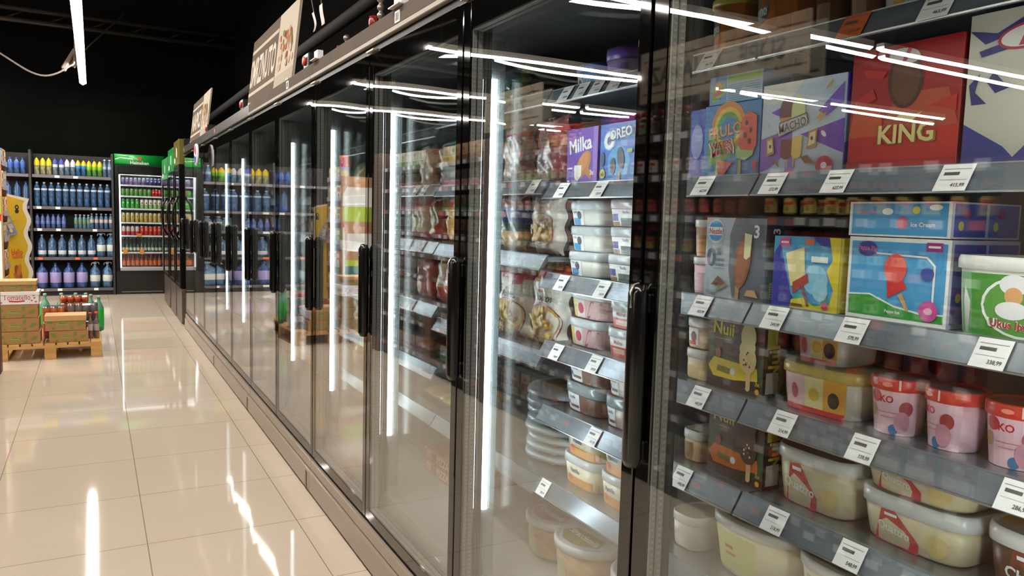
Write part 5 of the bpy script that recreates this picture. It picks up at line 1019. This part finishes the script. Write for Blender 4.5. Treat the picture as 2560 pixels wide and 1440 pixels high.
canpack(-.30, 8.42, .144, 4, 2, R_, .143, '#c4571f', '#b9481a', 'orange can pack far back, lower of three')
canpack(-.30, 8.42, .290, 4, 2, R_, .143, '#c4571f', '#b9481a', 'orange can pack far back, middle of three')
canpack(-.30, 8.42, .436, 4, 2, R_, .062, '#d4622a', '#b9481a', 'orange can pack far back, topmost of three')
GB = None
for i, (x, y, l) in enumerate(((.028, 8.50, 'green sparkling water bottle at the right corner of the pallet'), (-.085, 8.80, 'green water bottle second from the right end of the pallet'), (-.175, 8.82, 'green water bottle third from the right, back row of the pallet'), (-.30, 8.84, 'green water bottle with clear shoulder behind the orange cans'), (-.44, 8.84, 'leftmost green water bottle behind the cans'), (-.04, 8.66, 'green water bottle in front of the back row'))):
    if GB is None: GB = bottle('water_bottle', .043, .345, '#0f7a34', '#8fb0a0', '#0fae3c', l, (.12, .62), 'green water bottles on the pallet', neck=.66, up='#5a8f76'); GB.location = (x, y, .1445)
    else: dup(GB, (x, y, .1445), l)
for i, (x, y) in enumerate(((-.045, 8.03), (.004, 8.03), (.004, 8.10))):
    o = bottle('drink_bottle', .023, .24, '#8f7466', '#c4302a', '#b0a49e', ('small cola-brown bottle beside the right carton stack', 'small brown bottle with red cap near the pallet edge', 'small brown bottle behind the red-capped one')[i], (.3, .55), 'small brown bottles in film', neck=.6); o.location = (x, y, .1445)

# ------------------------------------------------------------------ cardboard displays at the left edge
CB = noisy('brown_display_board', '#a87c58', '#b08460', (1, 1, 6), .7, nscale=2); LG = c_('#a8bf2e'); 
DX, DY = -.812, 9.12
t = empty('cardboard_display', (DX, DY, 0), 'tall cardboard display stand with magazines, cut by the left picture edge', 'display stand'); 
m_ = M(); m_.box(-.40, 0, 0, .02, .02, 1.80, CB)
fr = lambda U, V, e: (-.40+U, -e, V)
m_.art(fr, .42, 1.80, [('p', [(.0, .80), (.0, .93), (.86, .93), (.97, .88), (.97, .80)], WHT), ('r', 0, .70, .97, .80, LG), ('p', [(.88, .70), (.98, .70), (.92, .57)], RED), ('r', 0, .50, .86, .62, WHT), ('r', 0, .40, .9, .44, LG), ('r', 0, .26, .9, .40, c_('#1f5f66')), ('r', 0, .12, .9, .2, LG), ('p', [(.88, .02), (.96, .02), (.97, .66), (.93, .66)], WHT)], e0=.001, de=.0005)
m_.build('front_panel', t)
m_ = M(); m_.box(-.40, .48, 0, .02, .50, 1.80, CB); m_.build('rear_panel', t)
for i, z in enumerate((.10, .45, .72, 1.0, 1.26, 1.52, 1.76)):
    m_ = M(); m_.box(-.38, .022, z-.012, .03, .478, z, c_('#8f86a0', .5)); m_.box(.03, .022, z-.02, .034, .478, z+.03, c_('#a49cb4', .4)); m_.build('tray', t)
mg = [('#d9d4cc', '#c94a3a', 'white and red'), ('#7a9a4a', '#e0dccf', 'green and white'), ('#8a94ac', '#d9c48a', 'grey-blue'), ('#c9a83a', '#3a4a8a', 'yellow and blue'), ('#d47a3a', '#e9e0cf', 'orange')]
lv = ['bottom', 'second', 'third', 'fourth', 'fifth', 'sixth', 'top']
for i, z in enumerate((.10, .45, .72, 1.0, 1.26, 1.52, 1.76)):
    for j in range(3):
        a, b_, nm = mg[(i*2+j) % 5]; h = .17 if i < 6 else .15
        m_ = M(); m_.box(-.09, 0, 0, 0, .13, h, C(a), .002); m_.art(lambda U, V, e: (e, U, V), .13, h, [('r', .1, .55, .9, .85, C(b_)), ('d', .5, .3, .03, .025, C(b_))]); m_.art(lambda U, V, e: (-.09+U, -e, V), .09, h, [('r', .1, .2, .9, .7, C(b_))])
        tag(m_.build('snack_box', None, (DX+.022, DY+.035+.145*j, z+.0008)), '%s snack box, %s tray of the left display, %s column' % (nm, lv[i], ('near', 'middle', 'far')[j]), 'box', 'snack boxes on the cardboard display')
m_ = M(); m_.lathe([(.04, 0), (.045, .005), (.045, .12), (.047, .125), (.047, .135), (.03, .14)], C('#d9702a', .35), 16); m_.art(lambda U, V, e: (.0455*math.sin((U-.05)/.045)+e*0, -(.0458+e)*math.cos((U-.05)/.045), V), .1, .12, [('r', .5, .05, .95, .9, c_('#d93a6a')), ('d', .85, .6, .01, .03, WHT), ('r', .1, .1, .4, .3, c_('#c9bfa8'))])
ot = m_.build('snack_tube', None, (-.857, 9.26, 1.9115)); tag(ot, 'orange and pink snack tube on top of the left display', 'snack tube')
# yellow advertising stand with a wavy edge
t = empty('advertising_stand', (-.815, 9.72, 0), 'yellow wavy-edged advertising stand behind the cartons', 'advertising stand')
edge = []
for i in range(41):
    z = 1.42*i/40; edge.append((.205+.018*math.sin(z*2*PI/.28)+.01*(1.42-z), z))
def wave(y, inset, mat, th, nm):
    pts = [(0, 0)]+[(a-inset, b_-(inset*.6 if i == 40 else 0)) for i, (a, b_) in enumerate(edge)]+[(0, 1.47-inset*.6)]
    m_ = M(); v2 = [Vector((a, b_, 0)) for a, b_ in pts]; tri = tessellate_polygon([v2]); n = len(pts)
    m_.add([(a, y, b_) for a, b_ in pts]+[(a, y+th, b_) for a, b_ in pts], [tuple(q) for q in tri]+[tuple(k+n for k in q[::-1]) for q in tri]+[(i, (i+1) % n, n+(i+1) % n, n+i) for i in range(n)], mat); return m_
m_ = wave(0, 0, c_('#d9d2c6'), .02, 'back'); m_.build('white_backing', t)
m_ = wave(-.003, .038, c_('#c9a81a'), .003, 'f')
fr = lambda U, V, e: (U, -.003-e, V)
m_.art(fr, .2, 1.42, [('d', .50, .935, .018, .026, c_('#231c14')), ('d', .50, .905, .018, .022, c_('#231c14')), ('d', .5, .935, .008, .010, c_('#c9a81a')), ('t', 'Hello', .45, .60, .045, c_('#c9501f'), .1, .5), ('t', 'Good', .45, .57, .04, c_('#c9501f'), .1, .45), ('d', .48, .44, .03, .09, c_('#8a4f1c'), .2), ('d', .52, .46, .018, .07, c_('#b9752c'), -.2), ('d', .42, .41, .02, .05, c_('#a86424'), .5), ('r', .15, .83, .5, .835, c_('#b08f14'))], e0=.001, de=.0005)
m_.build('printed_panel', t)
o = empty('magazine', (-.76, 9.66, 1.03), 'grey-blue leaflet tilted in front of the yellow stand', 'leaflet'); o.rotation_euler = (0, -.35, 0)
m_ = M(); m_.box(-.055, 0, 0, .055, .006, .20, c_('#7f88a0')); m_.art(lambda U, V, e: (-.055+U, -e, V), .11, .2, [('r', .1, .68, .9, .92, c_('#b9a878')), ('d', .4, .45, .02, .03, c_('#3a4a8a')), ('r', .5, .35, .9, .6, c_('#b9b0b4')), ('r', .2, .1, .8, .3, c_('#5f78a8')), ('d', .6, .25, .015, .02, c_('#d9c46a'))]); m_.build('leaflet', o)
m_ = M(); m_.tube([(0, .006, .1), (0, .045, .11)], .004, DK); m_.build('clip_arm', o)
